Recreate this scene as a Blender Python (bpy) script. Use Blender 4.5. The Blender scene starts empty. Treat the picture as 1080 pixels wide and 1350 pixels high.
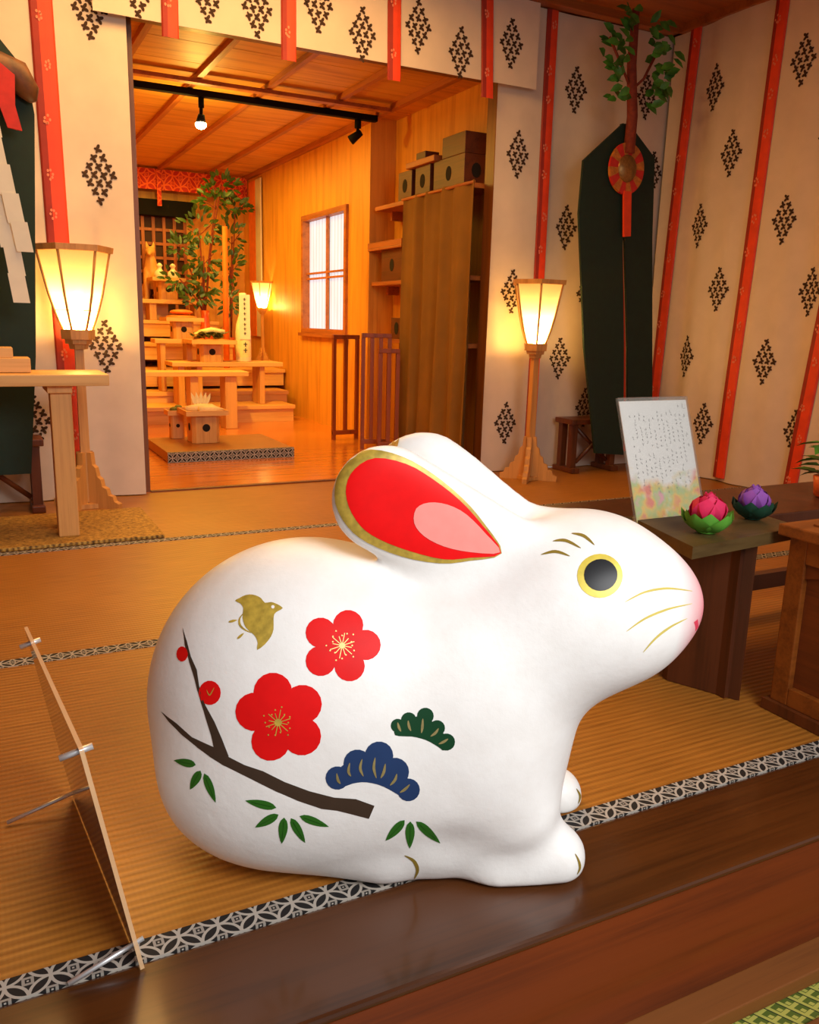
import bpy, bmesh, math, random
import numpy as np
from mathutils import Vector, Matrix
from mathutils.bvhtree import BVHTree
from mathutils.geometry import delaunay_2d_cdt
SC = bpy.context.scene
COL = SC.collection
PI = math.pi
random.seed(7)

# ------------------------------------------------------------------ materials
def lin(c):
    return tuple(((x/255)/12.92 if x/255 <= .04045 else ((x/255+.055)/1.055)**2.4) for x in c) + (1,)

class NT:
    def __init__(s, name):
        s.m = bpy.data.materials.new(name); s.m.use_nodes = True
        s.t = s.m.node_tree; s.n = s.t.nodes; s.b = s.n['Principled BSDF']
    def new(s, t, **kw):
        n = s.n.new(t)
        for k, v in kw.items(): setattr(n, k, v)
        return n
    def set(s, sock, v):
        if hasattr(v, 'links'): s.t.links.new(v, sock)
        else: sock.default_value = v
    def math(s, op, a, b=None, c=None):
        n = s.new('ShaderNodeMath', operation=op)
        s.set(n.inputs[0], a)
        if b is not None: s.set(n.inputs[1], b)
        if c is not None: s.set(n.inputs[2], c)
        return n.outputs[0]
    def mix(s, f, a, b):
        n = s.new('ShaderNodeMix', data_type='RGBA')
        s.set(n.inputs[0], f); s.set(n.inputs[6], a); s.set(n.inputs[7], b)
        return n.outputs[2]
    def coord(s, which='Object', scale=(1, 1, 1), rot=(0, 0, 0)):
        tc = s.new('ShaderNodeTexCoord'); mp = s.new('ShaderNodeMapping')
        s.t.links.new(tc.outputs[which], mp.inputs[0])
        mp.inputs['Scale'].default_value = scale; mp.inputs['Rotation'].default_value = rot
        return mp.outputs[0]
    def xyz(s, vec):
        n = s.new('ShaderNodeSeparateXYZ'); s.t.links.new(vec, n.inputs[0]); return n.outputs
    def noise(s, vec, scale, detail=3, rough=.5):
        n = s.new('ShaderNodeTexNoise'); s.t.links.new(vec, n.inputs['Vector'])
        n.inputs['Scale'].default_value = scale; n.inputs['Detail'].default_value = detail
        n.inputs['Roughness'].default_value = rough
        return n.outputs[0]
    def ramp(s, f, stops):
        n = s.new('ShaderNodeValToRGB'); s.set(n.inputs[0], f)
        e = n.color_ramp.elements
        while len(e) < len(stops): e.new(.5)
        for q, (p, c) in zip(e, stops): q.position = p; q.color = c
        return n.outputs[0]
    def bump(s, h, strength=.2, dist=.01):
        n = s.new('ShaderNodeBump'); s.set(n.inputs['Height'], h)
        n.inputs['Strength'].default_value = strength; n.inputs['Distance'].default_value = dist
        s.t.links.new(n.outputs[0], s.b.inputs['Normal'])
    def pr(s, col=None, rough=None, metal=None, **kw):
        if col is not None: s.set(s.b.inputs['Base Color'], col)
        if rough is not None: s.set(s.b.inputs['Roughness'], rough)
        if metal is not None: s.set(s.b.inputs['Metallic'], metal)
        for k, v in kw.items(): s.set(s.b.inputs[k.replace('_', ' ')], v)
        return s.m

def plain(name, c, rough=.6, metal=0, vary=.08, scale=40, **kw):
    t = NT(name); v = t.coord()
    n = t.noise(v, scale)
    a = lin(c); lo = tuple(x*(1-vary) for x in a[:3])+(1,); hi = tuple(min(1, x*(1+vary)) for x in a[:3])+(1,)
    return t.pr(t.ramp(n, [(.3, lo), (.7, hi)]), rough, metal, **kw)

def wood(name, c, d, grain='x', scale=1., rough=.45, bump=.08, rings=True, coat=0):
    t = NT(name)
    s = {'x': (1.2, 14, 14), 'y': (14, 1.2, 14), 'z': (14, 14, 1.2)}[grain]
    v = t.coord('Object', tuple(x*scale for x in s))
    n = t.noise(v, 1.6, 6, .6)
    v2 = t.coord('Object', tuple(x*scale*(6 if x > 2 else 1) for x in s))
    f = t.noise(v2, 2.0, 3, .6)
    m = t.math('ADD', t.math('MULTIPLY', n, .7), t.math('MULTIPLY', f, .3))
    col = t.ramp(m, [(.32, lin(d)), (.52, lin(c)), (.75, lin(tuple(min(255, x*1.06) for x in c)))])
    t.bump(f, bump, .004)
    return t.pr(col, rough, Coat_Weight=coat, Coat_Roughness=.12)

def tatami(name, c, d):
    t = NT(name); v = t.coord(); o = t.xyz(v)
    wv = t.math('SINE', t.math('MULTIPLY', o[1], 2*PI/.0135))
    fine = t.math('SINE', t.math('MULTIPLY', o[0], 2*PI/.0062))
    n = t.noise(t.coord('Object', (3, 60, 1)), 3, 4)
    big = t.noise(v, 2.2, 2)
    h = t.math('ADD', t.math('MULTIPLY', wv, .42), t.math('MULTIPLY', fine, .07))
    f = t.math('ADD', t.math('ADD', t.math('MULTIPLY', h, .22), t.math('MULTIPLY', n, .55)), t.math('MULTIPLY', big, .35))
    col = t.ramp(f, [(.2, lin(d)), (.72, lin(c))])
    t.bump(h, .25, .002)
    return t.pr(col, .42)

def brocade_border(name, dark, light, s=.0318):
    # interlocking-circle (shippo) edging cloth
    t = NT(name); o = t.xyz(t.coord())
    yz = t.math('ADD', o[1], o[2])
    u = t.math('DIVIDE', t.math('ADD', o[0], yz), s*1.41421)
    w = t.math('DIVIDE', t.math('SUBTRACT', o[0], yz), s*1.41421)
    fu = t.math('ABSOLUTE', t.math('SUBTRACT', t.math('FRACT', u), .5))
    fw = t.math('ABSOLUTE', t.math('SUBTRACT', t.math('FRACT', w), .5))
    def dist(a, b):
        return t.math('SQRT', t.math('ADD', t.math('MULTIPLY', a, a), t.math('MULTIPLY', b, b)))
    d1 = dist(t.math('SUBTRACT', 1, fu), fw); d2 = dist(fu, t.math('SUBTRACT', 1, fw))
    dm = t.math('MINIMUM', d1, d2)
    ring = t.math('LESS_THAN', t.math('ABSOLUTE', t.math('SUBTRACT', dm, .70)), .055)
    star = t.math('GREATER_THAN', dm, .755)
    dia = t.math('LESS_THAN', t.math('ABSOLUTE', t.math('SUBTRACT', t.math('ADD', fu, fw), .2)), .07)
    dot = t.math('LESS_THAN', t.math('ADD', fu, fw), .05)
    f = t.math('MAXIMUM', ring, t.math('MULTIPLY', star, t.math('MAXIMUM', t.math('MULTIPLY', dia, .75), dot)))
    return t.pr(t.mix(f, lin(dark), lin(light)), .75)

M = {}
M['tatami'] = tatami('tatami_straw', (190, 124, 46), (130, 78, 22))
M['heri'] = brocade_border('tatami_edging', (20, 17, 17), (172, 162, 150))
def goza():
    t = NT('rough_straw'); v = t.coord('Object', (1, 1, 1)); o = t.xyz(v)
    a = t.math('SINE', t.math('MULTIPLY', o[0], 2*PI/.016)); b = t.math('SINE', t.math('MULTIPLY', o[1], 2*PI/.011))
    n = t.noise(v, 70, 4, .7); g = t.math('MULTIPLY', a, b)
    f = t.math('ADD', t.math('MULTIPLY', g, .16), n)
    t.bump(f, .6, .006)
    return t.pr(t.ramp(f, [(.3, lin((92, 62, 18))), (.5, lin((168, 122, 44))), (.7, lin((206, 160, 72)))]), .7)
M['goza'] = goza()
M['lacquer'] = wood('lacquered_floor_edge', (84, 44, 14), (54, 26, 7), 'x', .8, .3, .02, coat=.3)
M['lacquer_front'] = wood('reddish_riser', (118, 50, 11), (80, 32, 7), 'x', .8, .34, .03, coat=.2)
M['ledge'] = wood('worn_ledge', (128, 74, 30), (92, 50, 20), 'x', 1, .5, .04)
M['innerfloor'] = wood('polished_floor_boards', (206, 122, 48), (168, 88, 28), 'x', 1, .2, .02, coat=.3)
M['innerwall'] = wood('cedar_panelling', (224, 156, 52), (194, 122, 32), 'z', 1, .5, .05)
M['innerceil'] = wood('ceiling_boards', (214, 150, 58), (178, 114, 38), 'x', 1, .55, .05)
M['joist'] = wood('joist_wood', (176, 100, 40), (130, 66, 24), 'y', 1, .5, .05)
M['hinoki'] = wood('pale_cypress', (226, 172, 98), (200, 138, 66), 'x', 1, .5, .04)
M['hinoki_z'] = wood('pale_cypress_upright', (218, 160, 88), (190, 128, 62), 'z', 1, .5, .04)
M['lampwood'] = wood('lamp_wood', (206, 146, 76), (172, 112, 52), 'z', 1, .5, .04)
M['mainceil'] = wood('brown_ceiling', (166, 90, 30), (124, 60, 16), 'x', .7, .5, .05)
M['plainwall'] = wood('back_wall_boards', (170, 120, 70), (140, 92, 48), 'z', 1, .6)
M['jamb'] = wood('dark_door_post', (120, 66, 24), (84, 42, 14), 'z', 1, .45)
M['darkwood'] = wood('dark_stool_wood', (104, 52, 22), (66, 30, 12), 'z', 1, .4)
M['rail'] = wood('reddish_slat_wood', (146, 68, 20), (108, 46, 12), 'z', 1, .45)
M['table_top'] = wood('olive_table_top', (92, 72, 40), (66, 48, 24), 'x', 1, .38, .03)
M['table_side'] = wood('dark_table_side', (86, 42, 20), (60, 28, 12), 'z', 1, .4, .03)
M['boxwood'] = wood('box_wood', (146, 78, 24), (100, 48, 12), 'x', .9, .4, .05)
M['boxpanel'] = wood('box_panel', (120, 56, 16), (84, 36, 9), 'y', .8, .45, .12)
M['cloth'] = plain('white_cloth', (216, 194, 174), .9, 0, .04, 12)
M['crest'] = plain('brown_crest_print', (58, 34, 16), .9)
M['ribbon'] = plain('red_ribbon', (226, 62, 20), .6, 0, .1, 20)
M['ribbon_shade'] = plain('red_ribbon_fold_shade', (150, 34, 16), .65, 0, .1, 20)  # shade on the left side of the ribbon fold, put into the colour
M['ribbon_flower'] = plain('pale_ribbon_print', (226, 128, 96), .7)
M['green'] = plain('deep_green_cloth', (8, 36, 21), .75, 0, .15, 30)
M['red'] = plain('red_cloth', (196, 36, 26), .7, 0, .15, 30)
M['gold'] = plain('gold_brocade', (190, 112, 40), .55, .1, .25, 60)
M['scabbard'] = plain('brown_scabbard', (96, 54, 20), .55, 0, .5, 30)
M['mirror'] = plain('bronze_disc', (150, 112, 62), .35, .6, .2, 80)
M['bark'] = plain('red_brown_branch', (122, 44, 22), .8, 0, .25, 60)
M['leaf'] = plain('sakaki_leaf', (66, 124, 42), .4, 0, .45, 25)
M['leaf_dark'] = plain('dark_sakaki_leaf', (52, 78, 22), .4, 0, .4, 25)
M['paper'] = plain('white_paper', (238, 226, 200), .85, 0, .04, 20)
M['curtain'] = plain('tan_curtain_cloth', (126, 86, 22), .9, 0, .12, 6)
M['black'] = plain('black_metal', (9, 4, 2), .8, Specular_IOR_Level=.2)
M['hole'] = plain('dark_hole', (20, 8, 4), .9)
M['steel'] = plain('brushed_steel', (225, 225, 225), .38, .7, .05)
M['porcelain'] = plain('white_porcelain', (240, 226, 196), .25)
M['orange'] = plain('orange_mochi', (232, 120, 40), .5, 0, .2, 60)
M['veg'] = plain('dark_greens', (96, 98, 38), .6, 0, .4, 90)
M['daikon'] = plain('pale_radish', (244, 222, 160), .5)
M['vase'] = plain('orange_vase', (206, 82, 30), .35)
M['shelfbox'] = wood('brown_stand_wood', (100, 46, 14), (64, 26, 8), 'y', 1, .5)
M['brocade'] = brocade_border('red_brocade', (176, 30, 14), (226, 92, 32), .09)
M['mesh_dark'] = plain('dark_lattice_backing', (58, 20, 6), .7)
M['orange_cloth'] = plain('orange_cloth', (236, 116, 30), .7, 0, .1, 20)
M['lattice'] = wood('lattice_wood', (170, 92, 34), (130, 62, 20), 'z', 1, .5)
M['white'] = plain('bottle_label', (246, 232, 196), .6)
M['ink'] = plain('ink', (70, 66, 60), .8)
M['fine_ink'] = plain('fine_ink', (128, 128, 132), .8)
M['pinkfelt'] = plain('pink_petal_paper', (226, 38, 92), .7, 0, .15, 30)
M['purplefelt'] = plain('purple_petal_paper', (150, 78, 172), .7, 0, .15, 30)
M['limefelt'] = plain('lime_leaf_paper', (92, 164, 48), .7, 0, .12, 30)
M['darkfelt'] = plain('dark_green_leaf_paper', (10, 62, 40), .7, 0, .12, 30)
M['yellow'] = plain('yellow_stamen', (240, 196, 40), .6)

def paper_shade():
    t = NT('lamp_paper')
    out = t.n['Material Output']
    tr = t.new('ShaderNodeBsdfTranslucent'); tr.inputs[0].default_value = (1, .86, .46, 1)
    df = t.new('ShaderNodeBsdfDiffuse'); df.inputs[0].default_value = (.86, .76, .44, 1)
    tp = t.new('ShaderNodeBsdfTransparent'); tp.inputs[0].default_value = (1, .84, .48, 1)
    fib = t.noise(t.coord('Object', (60, 60, 20)), 4, 3)
    a = t.new('ShaderNodeMixShader'); a.inputs[0].default_value = .45
    t.t.links.new(tr.outputs[0], a.inputs[1]); t.t.links.new(df.outputs[0], a.inputs[2])
    b = t.new('ShaderNodeMixShader'); t.t.links.new(t.math('MULTIPLY_ADD', fib, .06, .17), b.inputs[0])
    t.t.links.new(a.outputs[0], b.inputs[1]); t.t.links.new(tp.outputs[0], b.inputs[2])
    t.t.links.new(b.outputs[0], out.inputs[0])
    return t.m
M['shade'] = paper_shade()
def glow(name, c, s):
    t = NT(name); t.b.inputs['Base Color'].default_value = (1, 1, 1, 1)
    t.b.inputs['Emission Color'].default_value = c; t.b.inputs['Emission Strength'].default_value = s
    return t.m
M['bulb'] = glow('lamp_bulb_glow', (1, .72, .34, 1), 80)
M['bulb2'] = glow('inner_lamp_bulb_glow', (1, .72, .34, 1), 160)
M['spotglow'] = glow('spotlight_glow', (1, .80, .42, 1), 60)
def acrylic():
    t = NT('clear_acrylic')
    out = t.n['Material Output']
    tp = t.new('ShaderNodeBsdfTransparent'); tp.inputs[0].default_value = (.93, .92, .90, 1)
    gl = t.new('ShaderNodeBsdfGlossy'); gl.inputs['Roughness'].default_value = .06
    fr = t.new('ShaderNodeFresnel'); fr.inputs[0].default_value = 1.3
    a = t.new('ShaderNodeMixShader'); t.t.links.new(fr.outputs[0], a.inputs[0])
    t.t.links.new(tp.outputs[0], a.inputs[1]); t.t.links.new(gl.outputs[0], a.inputs[2])
    df = t.new('ShaderNodeBsdfDiffuse'); df.inputs[0].default_value = (.85, .78, .68, 1)
    b = t.new('ShaderNodeMixShader'); b.inputs[0].default_value = .06
    t.t.links.new(a.outputs[0], b.inputs[1]); t.t.links.new(df.outputs[0], b.inputs[2])
    t.t.links.new(b.outputs[0], out.inputs[0])
    return t.m
M['acrylic'] = acrylic()
M['acrylic_edge'] = plain('polished_acrylic_edge', (236, 190, 140), .2, 0, .05, 20, Alpha=.75)
def glass():
    # frosted ribbed pane glowing with daylight
    t = NT('frosted_window_glass'); o = t.xyz(t.coord())
    rib = t.math('MULTIPLY_ADD', t.math('SINE', t.math('MULTIPLY', o[1], 2*PI/.055)), .13, .84)
    n = t.noise(t.coord('Object', (1, 8, 2)), 1.5, 3)
    f = t.math('MULTIPLY', rib, t.math('MULTIPLY_ADD', n, .5, .72))
    t.b.inputs['Base Color'].default_value = (.25, .25, .27, 1); t.b.inputs['Roughness'].default_value = .3
    t.b.inputs['Emission Color'].default_value = (.93, .95, 1, 1); t.set(t.b.inputs['Emission Strength'], t.math('MULTIPLY', f, .95))
    return t.m
M['glass'] = glass()

# ------------------------------------------------------------------ mesh building
class MB:
    def __init__(s): s.v = []; s.f = []; s.mi = []; s.sm = []
    def add(s, verts, faces, mi=0, smooth=False):
        o = len(s.v); s.v += [tuple(v) for v in verts]
        for f in faces: s.f.append([o+i for i in f]); s.mi.append(mi); s.sm.append(smooth)
    def box(s, a, b, mi=0, bev=0):
        x0, y0, z0 = a; x1, y1, z1 = b
        if bev <= 0:
            v = [(x0,y0,z0),(x1,y0,z0),(x1,y1,z0),(x0,y1,z0),(x0,y0,z1),(x1,y0,z1),(x1,y1,z1),(x0,y1,z1)]
            s.add(v, [(3,2,1,0),(4,5,6,7),(0,1,5,4),(1,2,6,5),(2,3,7,6),(3,0,4,7)], mi); return
        bm = bmesh.new(); bmesh.ops.create_cube(bm, size=1)
        for q in bm.verts: q.co = Vector(((x0+x1)/2+q.co.x*(x1-x0), (y0+y1)/2+q.co.y*(y1-y0), (z0+z1)/2+q.co.z*(z1-z0)))
        bmesh.ops.bevel(bm, geom=bm.edges[:], offset=bev, segments=2, affect='EDGES', profile=.6)
        s.frombm(bm, mi)
    def frombm(s, bm, mi=0, smooth=False):
        bm.verts.index_update()
        s.add([q.co[:] for q in bm.verts], [[q.index for q in f.verts] for f in bm.faces], mi, smooth); bm.free()
    def prism(s, poly, z0, z1, mi=0):
        n = len(poly)
        s.add([(x, y, z0) for x, y in poly]+[(x, y, z1) for x, y in poly],
              [list(range(n))[::-1], list(range(n, 2*n))]+[(i, (i+1) % n, n+(i+1) % n, n+i) for i in range(n)], mi)
    def extr(s, poly, d, f, mi=0):
        # poly of 2D points mapped by f(a,b,t) for t in (0,d)
        n = len(poly)
        s.add([f(a, b, 0) for a, b in poly]+[f(a, b, d) for a, b in poly],
              [list(range(n))[::-1], list(range(n, 2*n))]+[(i, (i+1) % n, n+(i+1) % n, n+i) for i in range(n)], mi)
    def lathe(s, prof, n=20, c=(0, 0, 0), mi=0, smooth=True, rot=0, close=True):
        v = []; f = []
        for r, z in prof:
            for i in range(n):
                a = rot+2*PI*i/n; v.append((c[0]+r*math.cos(a), c[1]+r*math.sin(a), c[2]+z))
        for k in range(len(prof)-1):
            for i in range(n): f.append((k*n+i, k*n+(i+1) % n, (k+1)*n+(i+1) % n, (k+1)*n+i))
        if close:
            f.append(list(range(n))[::-1]); f.append([(len(prof)-1)*n+i for i in range(n)])
        s.add(v, f, mi, smooth)
    def tube(s, pts, r, n=8, mi=0, smooth=True):
        P = [Vector(p) for p in pts]; R = r if isinstance(r, (list, tuple)) else [r]*len(P)
        v = []; f = []
        for k, p in enumerate(P):
            t = (P[min(k+1, len(P)-1)]-P[max(k-1, 0)]).normalized()
            a = t.cross(Vector((0, 0, 1)) if abs(t.z) < .9 else Vector((1, 0, 0))).normalized(); b = t.cross(a)
            for i in range(n): v.append(p+(a*math.cos(2*PI*i/n)+b*math.sin(2*PI*i/n))*R[k])
        for k in range(len(P)-1):
            for i in range(n): f.append((k*n+i, k*n+(i+1) % n, (k+1)*n+(i+1) % n, (k+1)*n+i))
        f.append(list(range(n))[::-1]); f.append([(len(P)-1)*n+i for i in range(n)])
        s.add(v, f, mi, smooth)
    def ball(s, c, r, mi=0, u=16, w=10):
        bm = bmesh.new(); bmesh.ops.create_uvsphere(bm, u_segments=u, v_segments=w, radius=1)
        r = r if isinstance(r, (tuple, list)) else (r, r, r)
        for q in bm.verts: q.co = Vector((c[0]+q.co.x*r[0], c[1]+q.co.y*r[1], c[2]+q.co.z*r[2]))
        s.frombm(bm, mi, True)
    def leaf(s, p, d, up, L, W, mi=0):
        p = Vector(p); d = Vector(d).normalized(); sd = d.cross(Vector(up))
        if sd.length < .05: sd = d.cross(Vector((1, .3, 0)))
        sd.normalize(); n = sd.cross(d)
        pts = [p, p+d*L*.3+sd*W*.46+n*W*.14, p+d*L*.65+sd*W*.4+n*W*.1, p+d*L-n*W*.15, p+d*L*.65-sd*W*.4+n*W*.1, p+d*L*.3-sd*W*.46+n*W*.14, p+d*L*.35, p+d*L*.7-n*W*.03]
        s.add(pts, [(0, 6, 1), (1, 6, 7, 2), (2, 7, 3), (3, 7, 4), (4, 7, 6, 5), (5, 6, 0)], mi, True)
    def build(s, name, mats, parent=None, loc=None):
        me = bpy.data.meshes.new(name); me.from_pydata(s.v, [], s.f)
        for m in (mats if isinstance(mats, list) else [mats]): me.materials.append(M[m] if isinstance(m, str) else m)
        me.polygons.foreach_set('material_index', s.mi); me.polygons.foreach_set('use_smooth', s.sm)
        me.update()
        o = bpy.data.objects.new(name, me); COL.objects.link(o)
        if parent: o.parent = parent
        if loc: o.location = loc
        return o

def one(name, mats, fn, parent=None):
    m = MB(); fn(m); return m.build(name, mats, parent)
def tag(o, label, cat, group=None):
    o['label'] = label; o['category'] = cat
    if group: o['group'] = group
    return o
def thing(name, label, cat, loc=(0, 0, 0), rz=0, group=None):
    o = bpy.data.objects.new(name, None); COL.objects.link(o); o.empty_display_size = .05
    o.location = loc; o.rotation_euler = (0, 0, rz)
    return tag(o, label, cat, group)
def struct(name, mats, fn):
    o = one(name, mats, fn); o['kind'] = 'structure'; return o
def copy_tree(r, loc, rz, label):
    c = r.copy(); COL.objects.link(c); c.location = loc; c.rotation_euler = (0, 0, rz); c['label'] = label
    for ch in r.children:
        d = ch.copy(); COL.objects.link(d); d.parent = c
        for g in ch.children:
            e = g.copy(); COL.objects.link(e); e.parent = d
    return c
def rotbox(m, c, half, R, mi=0):
    b = MB(); b.box((-half[0], -half[1], -half[2]), half)
    m.add([Vector(c)+R@Vector(v) for v in b.v], b.f, mi)
# ------------------------------------------------------------------ the room
WY, WX, CZ = 3.40, 3.13, 2.08           # curtained wall with the doorway, right wall, ceiling
IX, IB, IZ = 2.09, 7.20, 1.81           # inner room: right wall, far wall, ceiling
struct('floor', ['innerfloor', 'plainwall'], lambda m: (
    m.box((.3, 3.40, -.06), (2.36, IB+.1, 0), 0), m.box((-1.3, .86, -.11), (WX+.1, 3.40, -.052), 1)))
def f_(m):
    m.box((-1.35, WY+.10, 0), (.545, WY+.16, CZ)); m.box((2.235, WY+.10, 0), (WX+.2, WY+.16, CZ))
    m.box((.545, WY+.10, 1.80), (2.235, WY+.16, CZ))
struct('wall_back', 'plainwall', f_)
struct('wall_right', 'plainwall', lambda m: m.box((WX+.08, -.2, -.3), (WX+.14, WY+.2, CZ)))
struct('wall_left', 'plainwall', lambda m: m.box((-1.40, -.2, -.3), (-1.34, WY+.2, CZ)))
def f_(m):
    m.box((-1.4, .0, CZ), (WX+.2, WY+.2, CZ+.05))
    m.box((-1.34, WY-.09, CZ-.035), (WX, WY-.04, CZ)); m.box((WX-.07, .1, CZ-.035), (WX-.02, WY-.04, CZ))
struct('ceiling', 'mainceil', f_)
IR = 2.25                              # back of the shelf recess near the doorway
struct('wall_inner_right', 'innerwall', lambda m: (
    m.box((IR, WY+.10, 0), (IR+.06, 4.65, IZ)), m.box((IX, 4.65, 0), (IR+.06, 4.99, IZ)), m.box((IX, 5.73, 0), (IX+.06, IB, IZ)),
    m.box((IX, 4.99, 0), (IX+.06, 5.73, .63)), m.box((IX, 4.99, 1.35), (IX+.06, 5.73, IZ))))
struct('wall_inner_left', 'innerwall', lambda m: m.box((.34, WY+.16, 0), (.40, IB, IZ)))
struct('wall_inner_far', 'innerwall', lambda m: m.box((.34, IB, 0), (IX+.06, IB+.06, IZ)))
def f_(m):
    y = WY+.16
    while y < IB:
        m.box((.34, y, IZ), (IR+.06, min(y+.295, IB), IZ+.03)); y += .30
    m.box((.34, WY+.16, IZ+.03), (IR+.06, IB, IZ+.05))
struct('ceiling_inner', 'innerceil', f_)
for i, x in enumerate((.70, 1.045, 1.385, 1.765)):
    struct('trim_%d' % (i+1), 'joist', lambda m: m.box((x-.014, WY+.17, IZ-.026), (x+.014, IB-.01, IZ-.001)))
struct('trim_5', 'joist', lambda m: m.box((IX-.034, WY+.17, IZ-.03), (IX-.001, IB-.01, IZ-.001)))
struct('trim_6', 'joist', lambda m: m.box((.41, 4.30, IZ-.045), (IX-.04, 4.345, IZ-.027)))   # cross batten
struct('trim_7', 'jamb', lambda m: m.box((.548, WY+.02, 0), (.592, WY+.10, 1.80)))
struct('trim_8', 'jamb', lambda m: (m.box((2.145, WY+.02, 0), (2.232, WY+.10, 1.80), bev=.004)))
struct('trim_9', 'jamb', lambda m: m.box((.593, WY+.02, 1.74), (2.144, WY+.10, 1.80)))
struct('trim_10', 'jamb', lambda m: m.box((.593, WY+.005, .0005), (2.144, WY+.03, .006)))
# window in the inner right wall
def f_(m):
    x0, x1, y0, y1, z0, z1 = IX-.018, IX+.05, 4.96, 5.76, .60, 1.38
    t = .035
    m.box((x0, y0, z0), (x1, y0+t, z1)); m.box((x0, y1-t, z0), (x1, y1, z1))
    m.box((x0, y0+t, z0), (x1, y1-t, z0+t)); m.box((x0, y0+t, z1-t), (x1, y1-t, z1))
    m.box((x0-.012, y0-.03, z0-.018), (x0, y1+.03, z0+.004))
w = struct('window_1', 'joist', f_)
def f_(m):
    m.box((IX+.012, 5.345, .636), (IX+.03, 5.365, 1.344))
    for z in (.96, .995): m.box((IX+.012, 4.996, z), (IX+.03, 5.344, z+.012)); m.box((IX+.012, 5.366, z), (IX+.03, 5.724, z+.012))
o = one('window_bar', 'joist', f_, w)
for a, b in ((4.996, 5.344), (5.366, 5.724)):
    for z0, z1 in ((.636, .9830), (.9835, 1.344)):
        one('window_pane', 'glass', lambda m: m.box((IX+.034, a, z0), (IX+.038, b, z1)), w)

# ------------------------------------------------------------------ raised floor edge
e = struct('trim_11', ['lacquer', 'lacquer_front'], lambda m: (
    m.box((-1.3, .674, -.011), (WX, .829, 0), 0, .0048), m.box((-1.3, .676, -.18), (WX, .83, -.012), 1)))
struct('trim_12', 'ledge', lambda m: (m.box((-1.3, .632, -.204), (WX, .80, -.181), 0, .002)))
struct('trim_13', 'ledge', lambda m: (m.box((-1.3, .05, -.27), (WX, .592, -.205), 0, .003)))
def green_weave():
    t = NT('green_gold_weave'); o = t.xyz(t.coord())
    u = t.math('DIVIDE', t.math('ADD', o[0], t.math('MULTIPLY', o[1], .5)), .022); w_ = t.math('DIVIDE', t.math('SUBTRACT', o[1], t.math('MULTIPLY', o[0], .15)), .019)
    fu = t.math('FRACT', u); fw = t.math('FRACT', w_)
    a = t.math('LESS_THAN', t.math('ABSOLUTE', t.math('SUBTRACT', fu, .5)), .12)
    b = t.math('LESS_THAN', t.math('ABSOLUTE', t.math('SUBTRACT', fw, .5)), .14)
    c_ = t.math('MULTIPLY', t.math('GREATER_THAN', fu, .70), t.math('GREATER_THAN', fw, .68))
    dk = t.math('LESS_THAN', t.math('ABSOLUTE', t.math('SUBTRACT', fu, .32)), .05)
    f = t.math('MAXIMUM', t.math('MAXIMUM', a, b), c_)
    col = t.mix(f, lin((86, 100, 22)), lin((184, 176, 78)))
    return t.pr(t.mix(dk, col, lin((40, 50, 14))), .8)
M['weave'] = green_weave()
tag(one('woven_runner', 'weave', lambda m: m.box((-.6, .5925, -.230), (WX-.1, .690, -.2135))), 'strip of green and gold woven matting below the floor edge', 'mat')

# tatami
def mat_(x0, x1, y0, y1, borders, label):
    r = thing('tatami_mat', label, 'tatami mat', ((x0+x1)/2, y0, 0), group='tatami mats of the hall floor')
    hx = (x1-x0)/2-.0008; d = y1-y0
    one('straw_surface', 'tatami', lambda m: m.box((-hx, .0008, -.05), (hx, d-.0008, 0)), r)
    for a, b in borders:
        one('cloth_border', 'heri', lambda m: m.box((-hx, a, -.05), (hx, b, .0012)), r)
mat_(-.42, 1.95, .83, 1.79, ((.0004, .034), (.921, .9596)), 'tatami mat with patterned edging along the dark floor edge, under the rabbit')
mat_(-1.30, -.42, .83, 1.79, ((.0004, .034), (.921, .9596)), 'tatami mat at the far left front corner of the hall')
mat_(1.95, WX, .83, 1.79, ((.0004, .034), (.921, .9596)), 'tatami mat at the right front corner behind the wooden box')
mat_(-.42, 1.95, 1.79, 2.66, ((.836, .8696),), 'middle tatami mat behind the rabbit, plain front edge')
mat_(-1.30, -.42, 1.79, 2.66, ((.836, .8696),), 'tatami mat at the far left middle of the hall')
mat_(1.95, WX, 1.79, 2.66, ((.836, .8696),), 'tatami mat in the middle right, behind the low tables')
mat_(-1.30, WX, 2.66, 3.398, (), 'long rear tatami strip running along the doorway threshold')

tag(one('straw_mat', 'goza', lambda m: m.box((-.62, 2.665, .0008), (.50, 3.10, .012), 0, .003)), 'rough straw mat under the pale wooden stand at left', 'mat')

# ------------------------------------------------------------------ hangings
def pt_back(y0):
    return lambda s, z, off: (s, y0-off, z)
def pt_right(x0):
    return lambda s, z, off: (x0-off, s, z)
def crest_marks(m, P, D, s0, z0, flip=1, W=.112, H=.206, mi=1):
    rnd = random.Random(int(s0*1000)+int(z0*777))
    def ell(cs, cz, a, b, ang):
        v = []
        for k in range(8):
            u = a*math.cos(k*PI/4); w = b*math.sin(k*PI/4)
            s = cs+u*math.cos(ang)-w*math.sin(ang); z = cz+u*math.sin(ang)+w*math.cos(ang)
            v.append(P(s, z, D(s, z)+.0022))
        m.add(v, [list(range(8))], mi)
    for i in range(4):
        for j in range(4):
            cs = s0+(i-j)*W/7.2; cz = z0+(3-i-j)*H/7.2
            t = rnd.uniform(-.5, .5); q = .0100
            for a in (.75, 2.4, -.75, -2.4):
                L = q*(1.1 if abs(a) < 1 else .8)
                ell(cs+math.cos(a+t)*L*.75, cz+math.sin(a+t)*L*.95, L*.80, L*.52, a+t)
            ell(cs, cz, q*.5, q*.95, t)
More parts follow.
